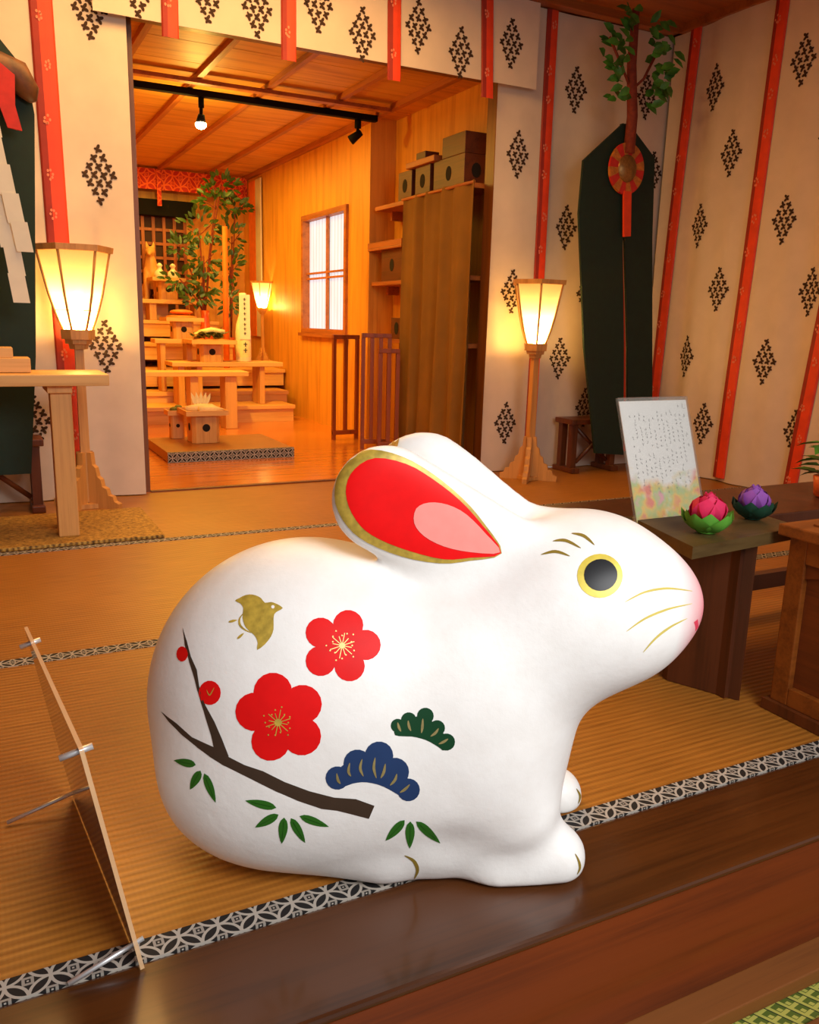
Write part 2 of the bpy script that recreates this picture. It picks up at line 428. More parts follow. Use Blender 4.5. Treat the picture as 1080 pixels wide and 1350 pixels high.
def ribbon(parent, P, D, a, b, w, seed=0, off=.002, flip=False):
    (s0, z0), (s1, z1) = a, b
    rnd = random.Random(seed); m = MB(); N = 40; v = []
    for k in range(N+1):
        f = k/N; s = s0+(s1-s0)*f; z = z0+(z1-z0)*f
        base = max(D(s+q*w, z) for q in (-.5, -.25, 0, .25, .5))+off
        for q, h in ((-.5, 0), (-.42, .006), (-.15, .0075), (.15, .0075), (.42, .006), (.5, 0)): v.append(P(s+q*w, z, base+h))
    fs = []; mi = []
    for k in range(N):
        for q in range(5): fs.append((k*6+q, k*6+q+1, (k+1)*6+q+1, (k+1)*6+q))
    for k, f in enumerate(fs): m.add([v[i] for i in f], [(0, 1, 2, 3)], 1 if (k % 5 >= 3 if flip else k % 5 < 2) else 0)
    L = abs(z1-z0); n = int(L/.15)
    for k in range(n):
        f = (k+.5+rnd.uniform(-.15, .15))/n; z = z0+(z1-z0)*f; s = s0+(s1-s0)*f+rnd.choice((-.12, .1))*w
        base = max(D(s+q*w, z) for q in (-.5, 0, .5))+off+.0092
        for t in range(6):
            a_ = t*PI/3+rnd.uniform(0, .6); r = .013*rnd.uniform(.6, 1.1)
            cs, cz = s+math.cos(a_)*r*.8, z+math.sin(a_)*r*1.3
            m.add([P(cs+math.cos(u)*.0042, cz+math.sin(u)*.0055, base) for u in (0, 1.05, 2.1, 3.14, 4.2, 5.2)], [list(range(6))], 2)
    m.build('ribbon', ['ribbon', 'ribbon_shade', 'ribbon_flower'], parent)
def hanging(name, label, P, D, s0, s1, z0, z1, crests, ribbons, rw=.066, cat='curtain', group=None, loc=(0, 0, 0)):
    r = thing(name, label, cat, loc, group=group)
    L = Vector(loc); PP = lambda s, z, o: tuple(Vector(P(s, z, o))-L)
    m = MB(); ns = max(6, int((s1-s0)/.02)); nz = max(6, int((z1-z0)/.04))
    v = [PP(s0+(s1-s0)*i/ns, z0+(z1-z0)*k/nz, D(s0+(s1-s0)*i/ns, z0+(z1-z0)*k/nz)) for k in range(nz+1) for i in range(ns+1)]
    v2 = [PP(s0+(s1-s0)*i/ns, z0+(z1-z0)*k/nz, D(s0+(s1-s0)*i/ns, z0+(z1-z0)*k/nz)-.002) for k in range(nz+1) for i in range(ns+1)]
    fs = [(k*(ns+1)+i, k*(ns+1)+i+1, (k+1)*(ns+1)+i+1, (k+1)*(ns+1)+i) for k in range(nz) for i in range(ns)]
    m.add(v, fs, 0, True); m.add(v2, [f[::-1] for f in fs], 0, True)
    for s, z in crests: crest_marks(m, PP, D, s, z)
    m.build('cloth', ['cloth', 'crest'], r)
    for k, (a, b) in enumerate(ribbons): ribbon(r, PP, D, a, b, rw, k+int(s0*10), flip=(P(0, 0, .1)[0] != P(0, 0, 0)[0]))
    return r
def waves(seed, amp, lo=0.0):
    rnd = random.Random(seed); K = [(rnd.uniform(14, 20), rnd.uniform(0, 6), 1), (rnd.uniform(28, 40), rnd.uniform(0, 6), .5), (rnd.uniform(5, 8), rnd.uniform(0, 6), .9)]
    def D(s, z):
        g = amp*(.35+.65*min(1, max(0, (2.0-z)/1.6)))
        return .026+g*(sum(a*math.sin(k*s+p+.25*z) for k, p, a in K)*.5+.25*math.sin(3*z+s*5))
    return D
grp = 'white crested shrine curtains'
Dl = waves(1, .016)
hanging('crested_curtain', 'white crested curtain left of the inner doorway with one red ribbon', pt_back(WY), Dl, -.55, .566, .004, 2.04,
        [(.45, 1.178), (.443, .572), (.178, .300), (.445, 1.716), (.13, 1.48), (-.05, .9)], [((.288, 2.04), (.312, .02))], .076, group=grp, loc=(0, WY, 0))
Dr = waves(2, .018)
hanging('crested_curtain', 'white crested curtain right of the inner doorway, behind the lit lantern', pt_back(WY), Dr, 2.118, 3.098, .004, 2.045,
        [(2.231, 1.435), (2.535, 1.744), (2.532, 1.148), (2.939, 1.765), (3.02, 1.435), (2.235, .842), (2.667, .848), (3.015, .859), (2.541, .541), (2.238, .234), (2.70, .300)],
        [((2.383, 2.045), (2.388, .02))], .062, group=grp, loc=(2.6, WY, 0))
Dw = waves(5, .022)
hanging('crested_curtain', 'white crested curtain covering the whole right wall with slanting red ribbons', pt_right(WX-.022), Dw, -.1, 3.358, .004, 2.045,
        [(3.065, 1.761), (2.928, 1.464), (3.08, 1.17), (2.609, 1.155), (2.925, .877), (2.605, 1.769), (3.085, .566), (2.62, .565), (2.446, .858), (2.928, .259), (2.441, .277), (2.44, 1.46), (2.1, 1.0), (2.1, .45), (1.7, .8)],
        [((3.222, 2.045), (3.31, .03)), ((2.735, 2.045), (2.80, .02)), ((2.24, 2.045), (2.42, .02)), ((1.76, 2.045), (1.92, .02))], .070, group=grp, loc=(WX, 2, 0))
Dv = waves(8, .004)
v0 = .455
hanging('doorway_valance', 'short white crested valance across the top of the inner doorway with four red ribbons', pt_back(WY-.045), Dv, .452, 2.285, 1.700, 2.043,
        [(1.027, 1.804), (1.267, 1.858), (1.451, 1.787), (1.695, 1.854), (1.897, 1.789), (2.142, 1.862), (.844, 1.822), (.60, 1.80)],
        [((.714, 2.043), (.710, 1.655)), ((1.151, 2.043), (1.150, 1.645)), ((1.587, 2.043), (1.594, 1.638)), ((2.015, 2.043), (2.035, 1.632))], .060, cat='valance', loc=(1.4, WY-.05, 1.7))

# ------------------------------------------------------------------ lanterns
def lantern(label, loc, s=1.0, simple=False, group='hexagonal floor lanterns', bulb='bulb'):
    r = thing('floor_lantern', label, 'lantern', loc, group=group)
    prof = [(.640, .046), (.67, .058), (.705, .0705), (.76, .086), (.82, .099), (.905, .117)]
    A = lambda k: k*PI/3
    def ring(rad, z, k): return (rad*math.cos(A(k)), rad*math.sin(A(k)), z)
    for k in range(6):
        m = MB(); v = []
        for z, rad in prof: v += [ring(rad, z, k), ring(rad, z, k+1)]
        m.add(v, [(2*i, 2*i+1, 2*i+3, 2*i+2) for i in range(len(prof)-1)], 0)
        m.build('paper_panel', 'shade', r)
    for k in range(6):
        one('rib', 'lampwood', lambda m: m.tube([ring(rad+.002, z, k) for z, rad in prof], .0048, 6), r)
    one('hoop', 'lampwood', lambda m: m.tube([ring(.0715, .705, k) for k in range(7)], .0016, 5), r)
    def rim(m):
        n = 6
        m.lathe([(.114, .902), (.131, .902), (.134, .922), (.114, .922), (.114, .902)], 6, rot=0, smooth=False, close=False)
    one('rim', 'lampwood', rim, r)
    one('cup', 'lampwood', lambda m: m.lathe([(.02, .572), (.030, .572), (.034, .590), (.044, .590), (.046, .606), (.056, .606), (.058, .640), (.02, .640)], 6, rot=0, smooth=False), r)
    one('post', 'lampwood', lambda m: m.lathe([(.0235, .02), (.020, .574)], 4, rot=PI/4, smooth=False), r)
    br = [(.015, 0.0), (.135, 0.0), (.137, .022), (.118, .030), (.112, .048), (.094, .052), (.088, .075), (.071, .082), (.066, .108), (.052, .118), (.046, .150), (.034, .160), (.030, .205), (.015, .205)]
    for k in range(4):
        a = PI/4+k*PI/2+.05; ca, sa = math.cos(a), math.sin(a)
        one('foot_bracket', 'lampwood', lambda m: m.extr(br, .022, lambda x, z, t: (x*ca-(t-.011)*sa, x*sa+(t-.011)*ca, z)), r)
    one('foot_plate', 'lampwood', lambda m: m.lathe([(.062, .001), (.062, .018)], 4, rot=PI/4+.05, smooth=False), r)
    one('bulb', bulb, lambda m: (m.ball((0, 0, .715), (.024, .024, .055), 0, 12, 8)), r)
    r.scale = (s, s, s)
    return r
lantern('lit hexagonal paper lantern on a post beside the pale wooden stand, left of the doorway', (.333, 3.22, .0), .995)
lantern('lit hexagonal paper lantern standing before the curtain right of the doorway', (2.238, 3.155, .0), .962)

# ------------------------------------------------------------------ left stand and hangings
r = thing('offering_stand', 'pale plain wooden stand on the straw mat at the left edge', 'stand', (.02, 2.80, .012))
def f_(m): m.box((-.55, -.10, .468), (.340, .14, .502), 0, .003)
one('top_board', 'hinoki', f_, r)
for sx in (.205, -.46):
    o = one('leg', 'hinoki_z', lambda m: (m.box((sx-.030, -.055, .0), (sx+.030, .01, .445), 0, .003), m.box((sx-.038, -.07, .445), (sx+.032, .12, .467), 0, .002)), r)
    one('leg', 'hinoki_z', lambda m: m.box((sx-.020, .06, .0), (sx+.020, .105, .445), 0, .003), r)
tag(one('stepped_block', 'hinoki', lambda m: (m.box((-.30, 2.78, .5155), (.150, 2.90, .557), 0, .002), m.box((-.30, 2.80, .557), (.105, 2.90, .587), 0, .002))), 'pale two stepped wooden block lying on the stand at left', 'block')

def banner_strip(m, pts, y, th, mi=0):
    m.extr(pts, th, lambda a, b, t: (a, y+t, b), mi)
# right green banner with sakaki branch, disc and tassel
r = thing('hanging_banner', 'deep green folded banner with sakaki branch and round brocade disc, right of the doorway', 'banner', (2.657, 3.15, 0), group='green ceremonial banners')
one('cloth_strip', 'green', lambda m: banner_strip(m, [(-.020, 1.575), (-.226, 1.40), (-.232, 1.18), (-.150, .60), (-.041, .104), (.136, .088), (.085, .60), (.030, 1.05), (.016, 1.25), (.010, 1.50)], 0, .012), r)
one('cloth_strip', 'green', lambda m: banner_strip(m, [(-.02, 1.575), (.025, 1.58), (.188, 1.455), (.215, 1.10), (.300, .375), (.330, .10), (.175, .09), (.120, .60), (.055, 1.05), (.028, 1.25), (.0, 1.45)], .014, .012), r)
one('strip_lining', 'ribbon', lambda m: m.extr([(.018, 1.22), (.030, 1.22), (.118, .60), (.170, .10), (.158, .10), (.104, .60)], .003, lambda a, b, t: (a, .0265+t, b)), r)
d = one('disc', ['gold', 'red', 'mirror'], lambda m: (
    [m.extr([(math.cos(a)*q, math.sin(a)*q*1.12) for q, a in [(.052, b) for b in np.linspace(i*PI/8, (i+1)*PI/8, 4)]+[(.097, b) for b in np.linspace((i+1)*PI/8, i*PI/8, 4)]], .014, lambda a, b, t: (a+.0, -.024+t, b+1.385), i % 2) for i in range(16)],
    m.lathe([(.002, -.012), (.05, -.010), (.054, .004), (.002, .004)], 24, mi=2)), r)
# turn the centre disc upright
me = d.data
for v_ in me.vertices[-96:]:
    x, y, z = v_.co; v_.co = (x, z-.018, y*1.12+1.385)
one('tassel', 'ribbon', lambda m: m.extr([(-.012, 1.29), (.030, 1.29), (.046, 1.10), (.008, 1.095)], .012, lambda a, b, t: (a, -.03+t, b)), r)
one('branch', 'bark', lambda m: (m.tube([(0.005, -.02, 1.45), (.0, -.03, 1.60), (-.03, -.035, 1.80), (-.025, -.03, 2.02)], [.026, .024, .021, .016], 10),
    m.tube([(-.02, -.03, 1.70), (.03, -.05, 1.75), (.09, -.05, 1.86)], .006, 6), m.tube([(-.03, -.03, 1.72), (-.12, -.06, 1.80), (-.18, -.06, 1.88)], .006, 6)), r)
def f_(m):
    rnd = random.Random(4)
    for k in range(100):
        z = rnd.uniform(1.63, 2.00); sd = rnd.choice((-1, 1))
        w = .045+.15*rnd.random()**.8*(1.15-abs(z-1.82)/.26)
        p = (-.012+sd*w*.8, -.03+rnd.uniform(-.09, .02), z)
        m.leaf(p, (sd*rnd.uniform(.3, 1), rnd.uniform(-.5, .2), rnd.uniform(-.7, .5)), (rnd.uniform(-.4, .4), -1, rnd.uniform(0, .5)), rnd.uniform(.048, .070), rnd.uniform(.030, .042))
one('foliage', 'leaf', f_, r)
# left green banner
r = thing('hanging_banner', 'deep green folded banner with brown scabbard and red sash at the left edge', 'banner', (-.02, 3.10, 0), group='green ceremonial banners')
one('cloth_strip', 'green', lambda m: banner_strip(m, [(0, 1.68), (.12, 1.56), (.236, 1.42), (.25, 1.30), (.205, .55), (.165, .155), (-.02, .155), (-.02, 1.0)], 0, .012), r)
one('cloth_strip', 'green', lambda m: banner_strip(m, [(0, 1.68), (-.20, 1.45), (-.30, .8), (-.32, .15), (-.14, .15), (-.10, .9), (-.03, 1.45)], .014, .012), r)
one('scabbard', 'scabbard', lambda m: m.tube([(-.10, -.03, 1.36), (.06, -.035, 1.385), (.15, -.035, 1.415), (.205, -.03, 1.40), (.238, -.03, 1.355), (.246, -.03, 1.33)], [.03, .044, .052, .048, .032, .012], 12), r)
one('sash', 'red', lambda m: m.extr([(.02, 1.44), (.155, 1.415), (.195, 1.385), (.190, 1.30), (.205, 1.23), (.165, 1.235), (.145, 1.30), (.06, 1.33)], .010, lambda a, b, t: (a, -.100+t, b)), r)
one('branch', 'bark', lambda m: m.tube([(-.06, -.02, 1.45), (-.05, -.03, 1.75), (-.05, -.03, 2.0)], .02, 8), r)

# paper streamer wand
r = thing('streamer_wand', 'white zigzag paper streamers hanging before the green banner at left', 'streamer', (.02, 2.93, .5875))
one('handle', 'hinoki_z', lambda m: m.tube([(-.06, 0, .0), (-.05, 0, .72)], .008, 8), r)
def f_(m):
    rnd = random.Random(2)
    for k, (x, z, zl, q) in enumerate(((-.16, .70, .20, .010), (-.10, .70, .12, .012), (-.05, .69, .065, .014), (.00, .69, .10, .015), (.045, .68, .27, .017))):
        y = -.01-.012*k; seg = .085
        while z-seg > zl:
            w = .046; sh = q*.7
            m.extr([(x, z), (x+w, z), (x+w+sh, z-seg), (x+sh, z-seg)], .0012, lambda a, b, t: (a, y+t, b))
            x += sh+(.006 if rnd.random() < .5 else -.004); z -= seg*.93; y -= .0035
one('streamers', 'paper', f_, r)

# dark stools behind
def stool(label, loc, rz):
    r = thing('wooden_stool', label, 'stool', loc, rz, group='dark wooden banner stands')
    one('top', 'darkwood', lambda m: m.box((-.15, -.07, .235), (.15, .07, .26), 0, .004), r)
    for sx in (-.12, .12):
        one('leg', 'darkwood', lambda m: (m.box((sx-.016, -.055, .025), (sx+.016, -.025, .234)), m.box((sx-.016, .025, .025), (sx+.016, .055, .234))), r)
        one('foot', 'darkwood', lambda m: m.box((sx-.022, -.08, 0), (sx+.022, .08, .025), 0, .004), r)
    one('brace', 'darkwood', lambda m: (m.tube([(-.1, -.045, .05), (.1, -.045, .22)], .010, 6), m.tube([(.1, -.03, .05), (-.1, -.03, .22)], .010, 6)), r)
    return r
stool('brown wooden stool with crossed braces below the right green banner', (2.665, 3.277, .0005), .0)
stool('dark brown wooden stool behind the pale stand at the left edge', (.045, 3.245, .0005), 0.0)
# ------------------------------------------------------------------ rabbit
RP={'haunch_x': -0.0847, 'haunch_z': 0.2056, 'haunch_rx': 0.2076, 'haunch_ry': 0.165, 'haunch_rz': 0.2114, 'torso_x': 0.0744, 'torso_z': 0.1431, 'torso_rx': 0.1836, 'torso_ry': 0.136, 'torso_rz': 0.2152, 'chest_x': 0.125, 'chest_z': 0.1775, 'chest_rx': 0.105, 'chest_ry': 0.12, 'chest_rz': 0.1592, 'thigh_x': -0.1242, 'thigh_z': 0.1205, 'thigh_rx': 0.1325, 'thigh_ry': 0.075, 'thigh_rz': 0.1036, 'hf_ax': -0.1175, 'hf_az': 0.0561, 'hf_bx': 0.0143, 'hf_bz': 0.0327, 'hf_r1': 0.0334, 'hf_r2': 0.0383, 'fl_ax': 0.15, 'fl_az': 0.15, 'fl_bx': 0.19, 'fl_bz': 0.085, 'fl_r1': 0.06, 'fl_r2': 0.042, 'pw_y': 0.077, 'fp_x': 0.271, 'fp_y': 0.082, 'fp_z': 0.0133, 'fp_r': 0.04, 'pw_ax': 0.1633, 'pw_az': 0.0057, 'pw_bx': 0.2379, 'pw_bz': 0.0223, 'pw_r1': 0.042, 'pw_r2': 0.04, 'nk_x': 0.1579, 'nk_z': 0.2753, 'nk_rx': 0.1571, 'nk_ry': 0.112, 'nk_rz': 0.1111, 'nk_a': 0.7002, 'head_x': 0.2763, 'head_z': 0.353, 'head_rx': 0.1286, 'head_ry': 0.11, 'head_rz': 0.1077, 'head_a': -0.2488, 'snout_x': 0.3588, 'snout_z': 0.339, 'snout_rx': 0.0613, 'snout_ry': 0.055, 'snout_rz': 0.0533, 'cheek_x': 0.2733, 'cheek_z': 0.3196, 'cheek_rx': 0.0918, 'cheek_ry': 0.065, 'cheek_rz': 0.0703, 'ea_x': 0.162, 'ea_y': 0.035, 'ea_z': 0.3981, 'eb_x': 0.0112, 'eb_y': 0.042, 'eb_z': 0.4803, 'er1': 0.062, 'er2': 0.0664, 'fa_x': 0.198, 'fa_z': 0.4238, 'fb_x': 0.0612, 'fb_z': 0.4801, 'fr1': 0.0375, 'fr2': 0.073, 'e_flat': 2.1, 'e_face': 0.022, 'en_z': 0.12}
MOTIF=[
('red',0,['-131 3460 -140 3411 -169 3368 -214 3338 -270 3323 -330 3327 -387 3347 -434 3381 -466 3426 -478 3475 -470 3524 -442 3566 -397 3596 -341 3611 -281 3608 -223 3588 -175 3554 -143 3510','74 3256 65 3206 35 3163 -10 3132 -66 3117 -126 3121 -183 3143 -230 3180 -261 3226 -273 3278 -264 3327 -235 3370 -190 3400 -134 3414 -73 3411 -16 3390 31 3354 63 3308','-103 3058 -113 3005 -141 2960 -186 2927 -242 2911 -301 2914 -357 2934 -403 2971 -434 3019 -446 3072 -437 3124 -409 3169 -365 3201 -309 3217 -250 3215 -193 3194 -146 3156 -115 3109','-431 3125 -439 3073 -468 3027 -512 2993 -567 2976 -626 2977 -682 2996 -728 3031 -759 3077 -771 3130 -763 3182 -736 3228 -692 3261 -637 3279 -577 3278 -521 3259 -474 3224 -443 3178','-441 3403 -449 3352 -477 3309 -521 3276 -576 3260 -636 3261 -692 3279 -739 3313 -771 3357 -784 3408 -777 3458 -749 3502 -705 3534 -650 3549 -590 3548 -533 3529 -485 3496 -453 3451','-212 3266 -220 3222 -246 3182 -286 3154 -336 3139 -390 3141 -440 3159 -482 3191 -510 3232 -521 3279 -514 3324 -489 3364 -449 3392 -399 3405 -345 3403 -294 3385 -251 3354 -223 3312']),
('red',0,['-910 2807 -921 2736 -957 2672 -1014 2623 -1085 2593 -1161 2589 -1234 2609 -1293 2652 -1333 2711 -1349 2781 -1337 2852 -1301 2916 -1243 2967 -1172 2996 -1096 3000 -1024 2979 -964 2936 -925 2876','-576 2678 -588 2606 -624 2540 -681 2492 -751 2466 -827 2465 -898 2490 -956 2537 -994 2602 -1009 2674 -997 2746 -961 2809 -905 2856 -835 2881 -760 2881 -688 2857 -630 2811 -591 2749','-579 2320 -591 2243 -628 2175 -686 2124 -757 2096 -832 2095 -903 2121 -962 2170 -1000 2237 -1013 2314 -1001 2391 -963 2458 -906 2508 -836 2537 -760 2538 -690 2511 -632 2462 -593 2396','-927 2255 -940 2177 -978 2107 -1036 2053 -1107 2023 -1184 2016 -1257 2039 -1316 2085 -1354 2149 -1367 2227 -1354 2305 -1316 2376 -1257 2431 -1185 2462 -1109 2467 -1038 2444 -979 2397 -941 2331','-1110 2584 -1122 2510 -1160 2442 -1218 2389 -1290 2357 -1367 2349 -1440 2367 -1501 2409 -1541 2470 -1555 2543 -1543 2617 -1505 2686 -1446 2739 -1374 2771 -1297 2778 -1224 2759 -1164 2719 -1124 2658','-866 2508 -876 2444 -908 2386 -958 2342 -1019 2317 -1085 2314 -1146 2333 -1197 2373 -1230 2428 -1243 2491 -1232 2556 -1200 2613 -1150 2657 -1089 2684 -1023 2687 -962 2667 -911 2628 -878 2574']),
('red',0,['-2180 3028 -2184 2994 -2203 2961 -2233 2938 -2269 2925 -2303 2930 -2330 2947 -2342 2976 -2339 3010 -2320 3043 -2288 3069 -2252 3080 -2218 3076 -2192 3058']),
('red',0,['-1733 2722 -1739 2676 -1761 2632 -1796 2596 -1840 2571 -1887 2562 -1933 2566 -1971 2588 -1996 2623 -2006 2666 -2000 2713 -1977 2757 -1941 2795 -1896 2820 -1849 2829 -1804 2822 -1767 2800 -1742 2765']),
('goldlight',1,['-333 3273 -339 3256 -356 3245 -377 3246 -394 3258 -401 3275 -395 3293 -379 3303 -357 3302 -340 3291','-348 3266 -260 3247 -258 3255 -346 3274','-354 3259 -258 3182 -252 3188 -348 3265','-364 3256 -334 3181 -325 3183 -356 3258','-375 3258 -397 3150 -387 3148 -366 3256','-384 3264 -441 3208 -433 3202 -377 3258','-388 3273 -505 3242 -502 3234 -385 3265','-387 3283 -474 3301 -476 3293 -388 3275','-380 3290 -477 3364 -483 3358 -386 3284','-370 3293 -401 3366 -410 3364 -379 3290','-359 3291 -338 3394 -347 3396 -368 3293','-350 3284 -293 3338 -301 3344 -358 3290','-346 3275 -228 3303 -231 3311 -349 3283']),
('goldlight',1,['-243 3269 -248 3262 -258 3262 -263 3270 -258 3277 -248 3277','-221 3219 -225 3212 -235 3213 -240 3220 -236 3228 -226 3227','-228 3158 -233 3151 -242 3151 -248 3159 -243 3166 -233 3166','-311 3180 -315 3173 -325 3173 -330 3181 -326 3188 -316 3188','-353 3146 -358 3138 -368 3138 -373 3146 -368 3154 -358 3153','-420 3131 -425 3124 -435 3124 -440 3132 -435 3139 -426 3139','-435 3206 -440 3199 -450 3199 -455 3207 -450 3214 -440 3214','-490 3229 -495 3222 -505 3222 -510 3230 -505 3237 -495 3237','-535 3279 -540 3272 -549 3272 -555 3279 -550 3287 -540 3287','-464 3315 -468 3308 -478 3308 -483 3316 -479 3323 -469 3323','-464 3367 -468 3359 -478 3360 -484 3367 -479 3374 -469 3374','-431 3416 -435 3411 -445 3411 -451 3419 -446 3426 -436 3424','-361 3371 -365 3365 -375 3366 -380 3373 -376 3380 -366 3378','-305 3386 -310 3379 -320 3380 -325 3387 -320 3394 -311 3394','-234 3376 -239 3369 -249 3369 -254 3377 -250 3384 -240 3383','-253 3306 -258 3298 -268 3299 -273 3307 -268 3314 -258 3313']),
('gold',1,['-1019 2470 -1027 2444 -1048 2428 -1074 2427 -1096 2441 -1104 2466 -1096 2492 -1075 2508 -1049 2509 -1027 2495','-1037 2460 -956 2446 -954 2455 -1035 2469','-1045 2448 -955 2371 -949 2379 -1039 2456','-1058 2442 -1030 2364 -1021 2367 -1049 2446','-1071 2443 -1094 2323 -1085 2321 -1062 2442','-1082 2451 -1137 2385 -1130 2379 -1075 2445','-1087 2463 -1201 2418 -1198 2409 -1084 2454','-1086 2477 -1168 2489 -1170 2479 -1088 2467','-1078 2488 -1169 2561 -1175 2554 -1084 2481','-1066 2494 -1093 2571 -1102 2567 -1074 2490','-1052 2493 -1030 2611 -1039 2613 -1061 2494','-1041 2485 -987 2549 -994 2555 -1048 2491','-1036 2473 -923 2514 -926 2523 -1039 2482']),
('gold',1,['-939 2473 -943 2464 -953 2464 -958 2472 -953 2481 -944 2481','-920 2410 -925 2401 -935 2401 -940 2409 -935 2418 -925 2418','-940 2332 -945 2323 -955 2323 -960 2331 -955 2340 -945 2341','-1025 2358 -1030 2349 -1040 2349 -1045 2357 -1040 2366 -1030 2366','-1083 2323 -1088 2314 -1098 2314 -1103 2322 -1098 2331 -1088 2332','-1162 2322 -1167 2313 -1176 2312 -1181 2320 -1177 2330 -1167 2330','-1154 2414 -1159 2405 -1168 2404 -1174 2412 -1169 2421 -1159 2422','-1198 2460 -1203 2451 -1213 2451 -1218 2459 -1213 2468 -1203 2468','-1213 2536 -1218 2527 -1228 2526 -1233 2534 -1228 2543 -1218 2544','-1124 2553 -1128 2544 -1138 2544 -1143 2552 -1139 2561 -1129 2561','-1086 2607 -1091 2598 -1101 2598 -1106 2606 -1101 2615 -1091 2615','-1014 2642 -1019 2634 -1029 2634 -1034 2642 -1029 2650 -1019 2650','-982 2561 -987 2551 -997 2550 -1002 2558 -997 2569 -987 2570','-922 2536 -927 2527 -936 2527 -942 2535 -936 2546 -926 2546']),
('gold',1,['-1907 2722 -1904 2712 -1898 2697 -1890 2681 -1881 2669 -1864 2667 -1850 2681 -1838 2703 -1827 2727 -1818 2750 -1812 2765 -1814 2765 -1823 2751 -1836 2729 -1849 2706 -1861 2686 -1869 2678 -1871 2680 -1880 2688 -1890 2702 -1898 2715 -1905 2723']),
('brown',0,['-2300 3247 -2235 3102 -2151 2951 -2078 2820 -2032 2701 -1969 2549 -1900 2366 -1842 2212 -1814 2095 -1740 1985 -1630 2015 -1712 2204 -1805 2387 -1921 2551 -2005 2740 -2044 2900 -2137 3016 -2207 3140','-2538 2263 -2302 2229 -2089 2139 -1815 2092 -1628 2008 -1446 1940 -1233 1886 -987 1765 -707 1651 -427 1560 -179 1525 36 1416 -26 1235 -213 1313 -391 1380 -567 1414 -848 1532 -1093 1646 -1269 1732 -1483 1825 -1703 1902 -1853 1965 -2009 2035 -2214 2118 -2415 2201']),
('green',0,['-2036 1829 -2064 1860 -2097 1869 -2133 1867 -2169 1861 -2207 1850 -2248 1831 -2289 1811 -2333 1782 -2297 1773 -2262 1767 -2226 1765 -2191 1764 -2155 1767 -2118 1775 -2078 1793']),
('green',0,['-1977 1777 -2027 1753 -2055 1723 -2076 1690 -2093 1653 -2105 1617 -2112 1580 -2117 1542 -2117 1502 -2080 1533 -2049 1567 -2022 1599 -1999 1631 -1980 1664 -1967 1699 -1962 1735']),
('green',0,['-1931 1755 -1945 1695 -1939 1647 -1926 1604 -1908 1563 -1885 1524 -1859 1486 -1830 1450 -1797 1416 -1795 1471 -1800 1522 -1806 1573 -1817 1619 -1832 1662 -1853 1701 -1881 1736']),
('green',0,['-1085 1432 -1122 1480 -1164 1503 -1207 1516 -1253 1523 -1299 1525 -1346 1521 -1395 1514 -1444 1500 -1404 1472 -1362 1450 -1319 1431 -1276 1415 -1231 1405 -1186 1400 -1138 1404']),
('green',0,['-1062 1342 -1112 1353 -1152 1342 -1188 1322 -1222 1296 -1253 1265 -1284 1227 -1313 1188 -1340 1142 -1296 1149 -1255 1161 -1216 1175 -1178 1194 -1143 1217 -1109 1248 -1081 1284']),
('green',0,['-999 1302 -1039 1259 -1057 1211 -1066 1165 -1069 1117 -1067 1068 -1062 1014 -1054 962 -1039 907 -1013 957 -994 1007 -978 1059 -966 1107 -960 1155 -960 1202 -968 1252']),
('green',0,['-921 1294 -931 1228 -922 1177 -906 1129 -885 1085 -860 1042 -833 998 -802 958 -765 921 -768 983 -776 1039 -787 1095 -801 1145 -819 1191 -842 1233 -872 1272']),
('green',0,['-822 1324 -791 1269 -754 1234 -713 1210 -671 1191 -627 1176 -582 1165 -535 1158 -487 1156 -523 1198 -561 1234 -599 1265 -639 1295 -680 1317 -723 1333 -769 1340']),
('green',0,['395 1181 342 1173 305 1147 275 1114 249 1075 226 1031 207 980 189 927 176 868 219 888 256 915 292 945 324 981 353 1018 377 1061 394 1110']),
('green',0,['462 1156 425 1108 413 1057 409 1005 412 948 420 892 432 830 448 769 471 702 491 758 504 815 514 875 520 933 520 991 514 1049 500 1102']),
('green',0,['531 1152 547 1078 577 1018 613 962 653 908 697 855 744 806 793 762 846 725 817 804 785 878 750 950 715 1013 677 1066 636 1110 591 1141']),
('leafvein',1,['-2078 1828 -2270 1799 -2271 1794 -2079 1823']),
('leafvein',1,['-2000 1738 -2091 1559 -2086 1558 -1995 1737']),
('leafvein',1,['-1913 1705 -1825 1485 -1820 1489 -1908 1708']),
('leafvein',1,['-1138 1447 -1371 1492 -1373 1486 -1139 1441']),
('leafvein',1,['-1104 1317 -1285 1186 -1282 1181 -1102 1312']),
('leafvein',1,['-1007 1247 -1033 991 -1028 990 -1002 1247']),
('leafvein',1,['-900 1241 -799 998 -794 1001 -895 1244']),
('leafvein',1,['-772 1298 -555 1188 -553 1194 -771 1304']),
('leafvein',1,['361 1136 219 934 222 929 365 1132']),
('leafvein',1,['460 1095 466 801 471 800 465 1094']),
('leafvein',1,['575 1099 779 815 782 821 578 1103']),
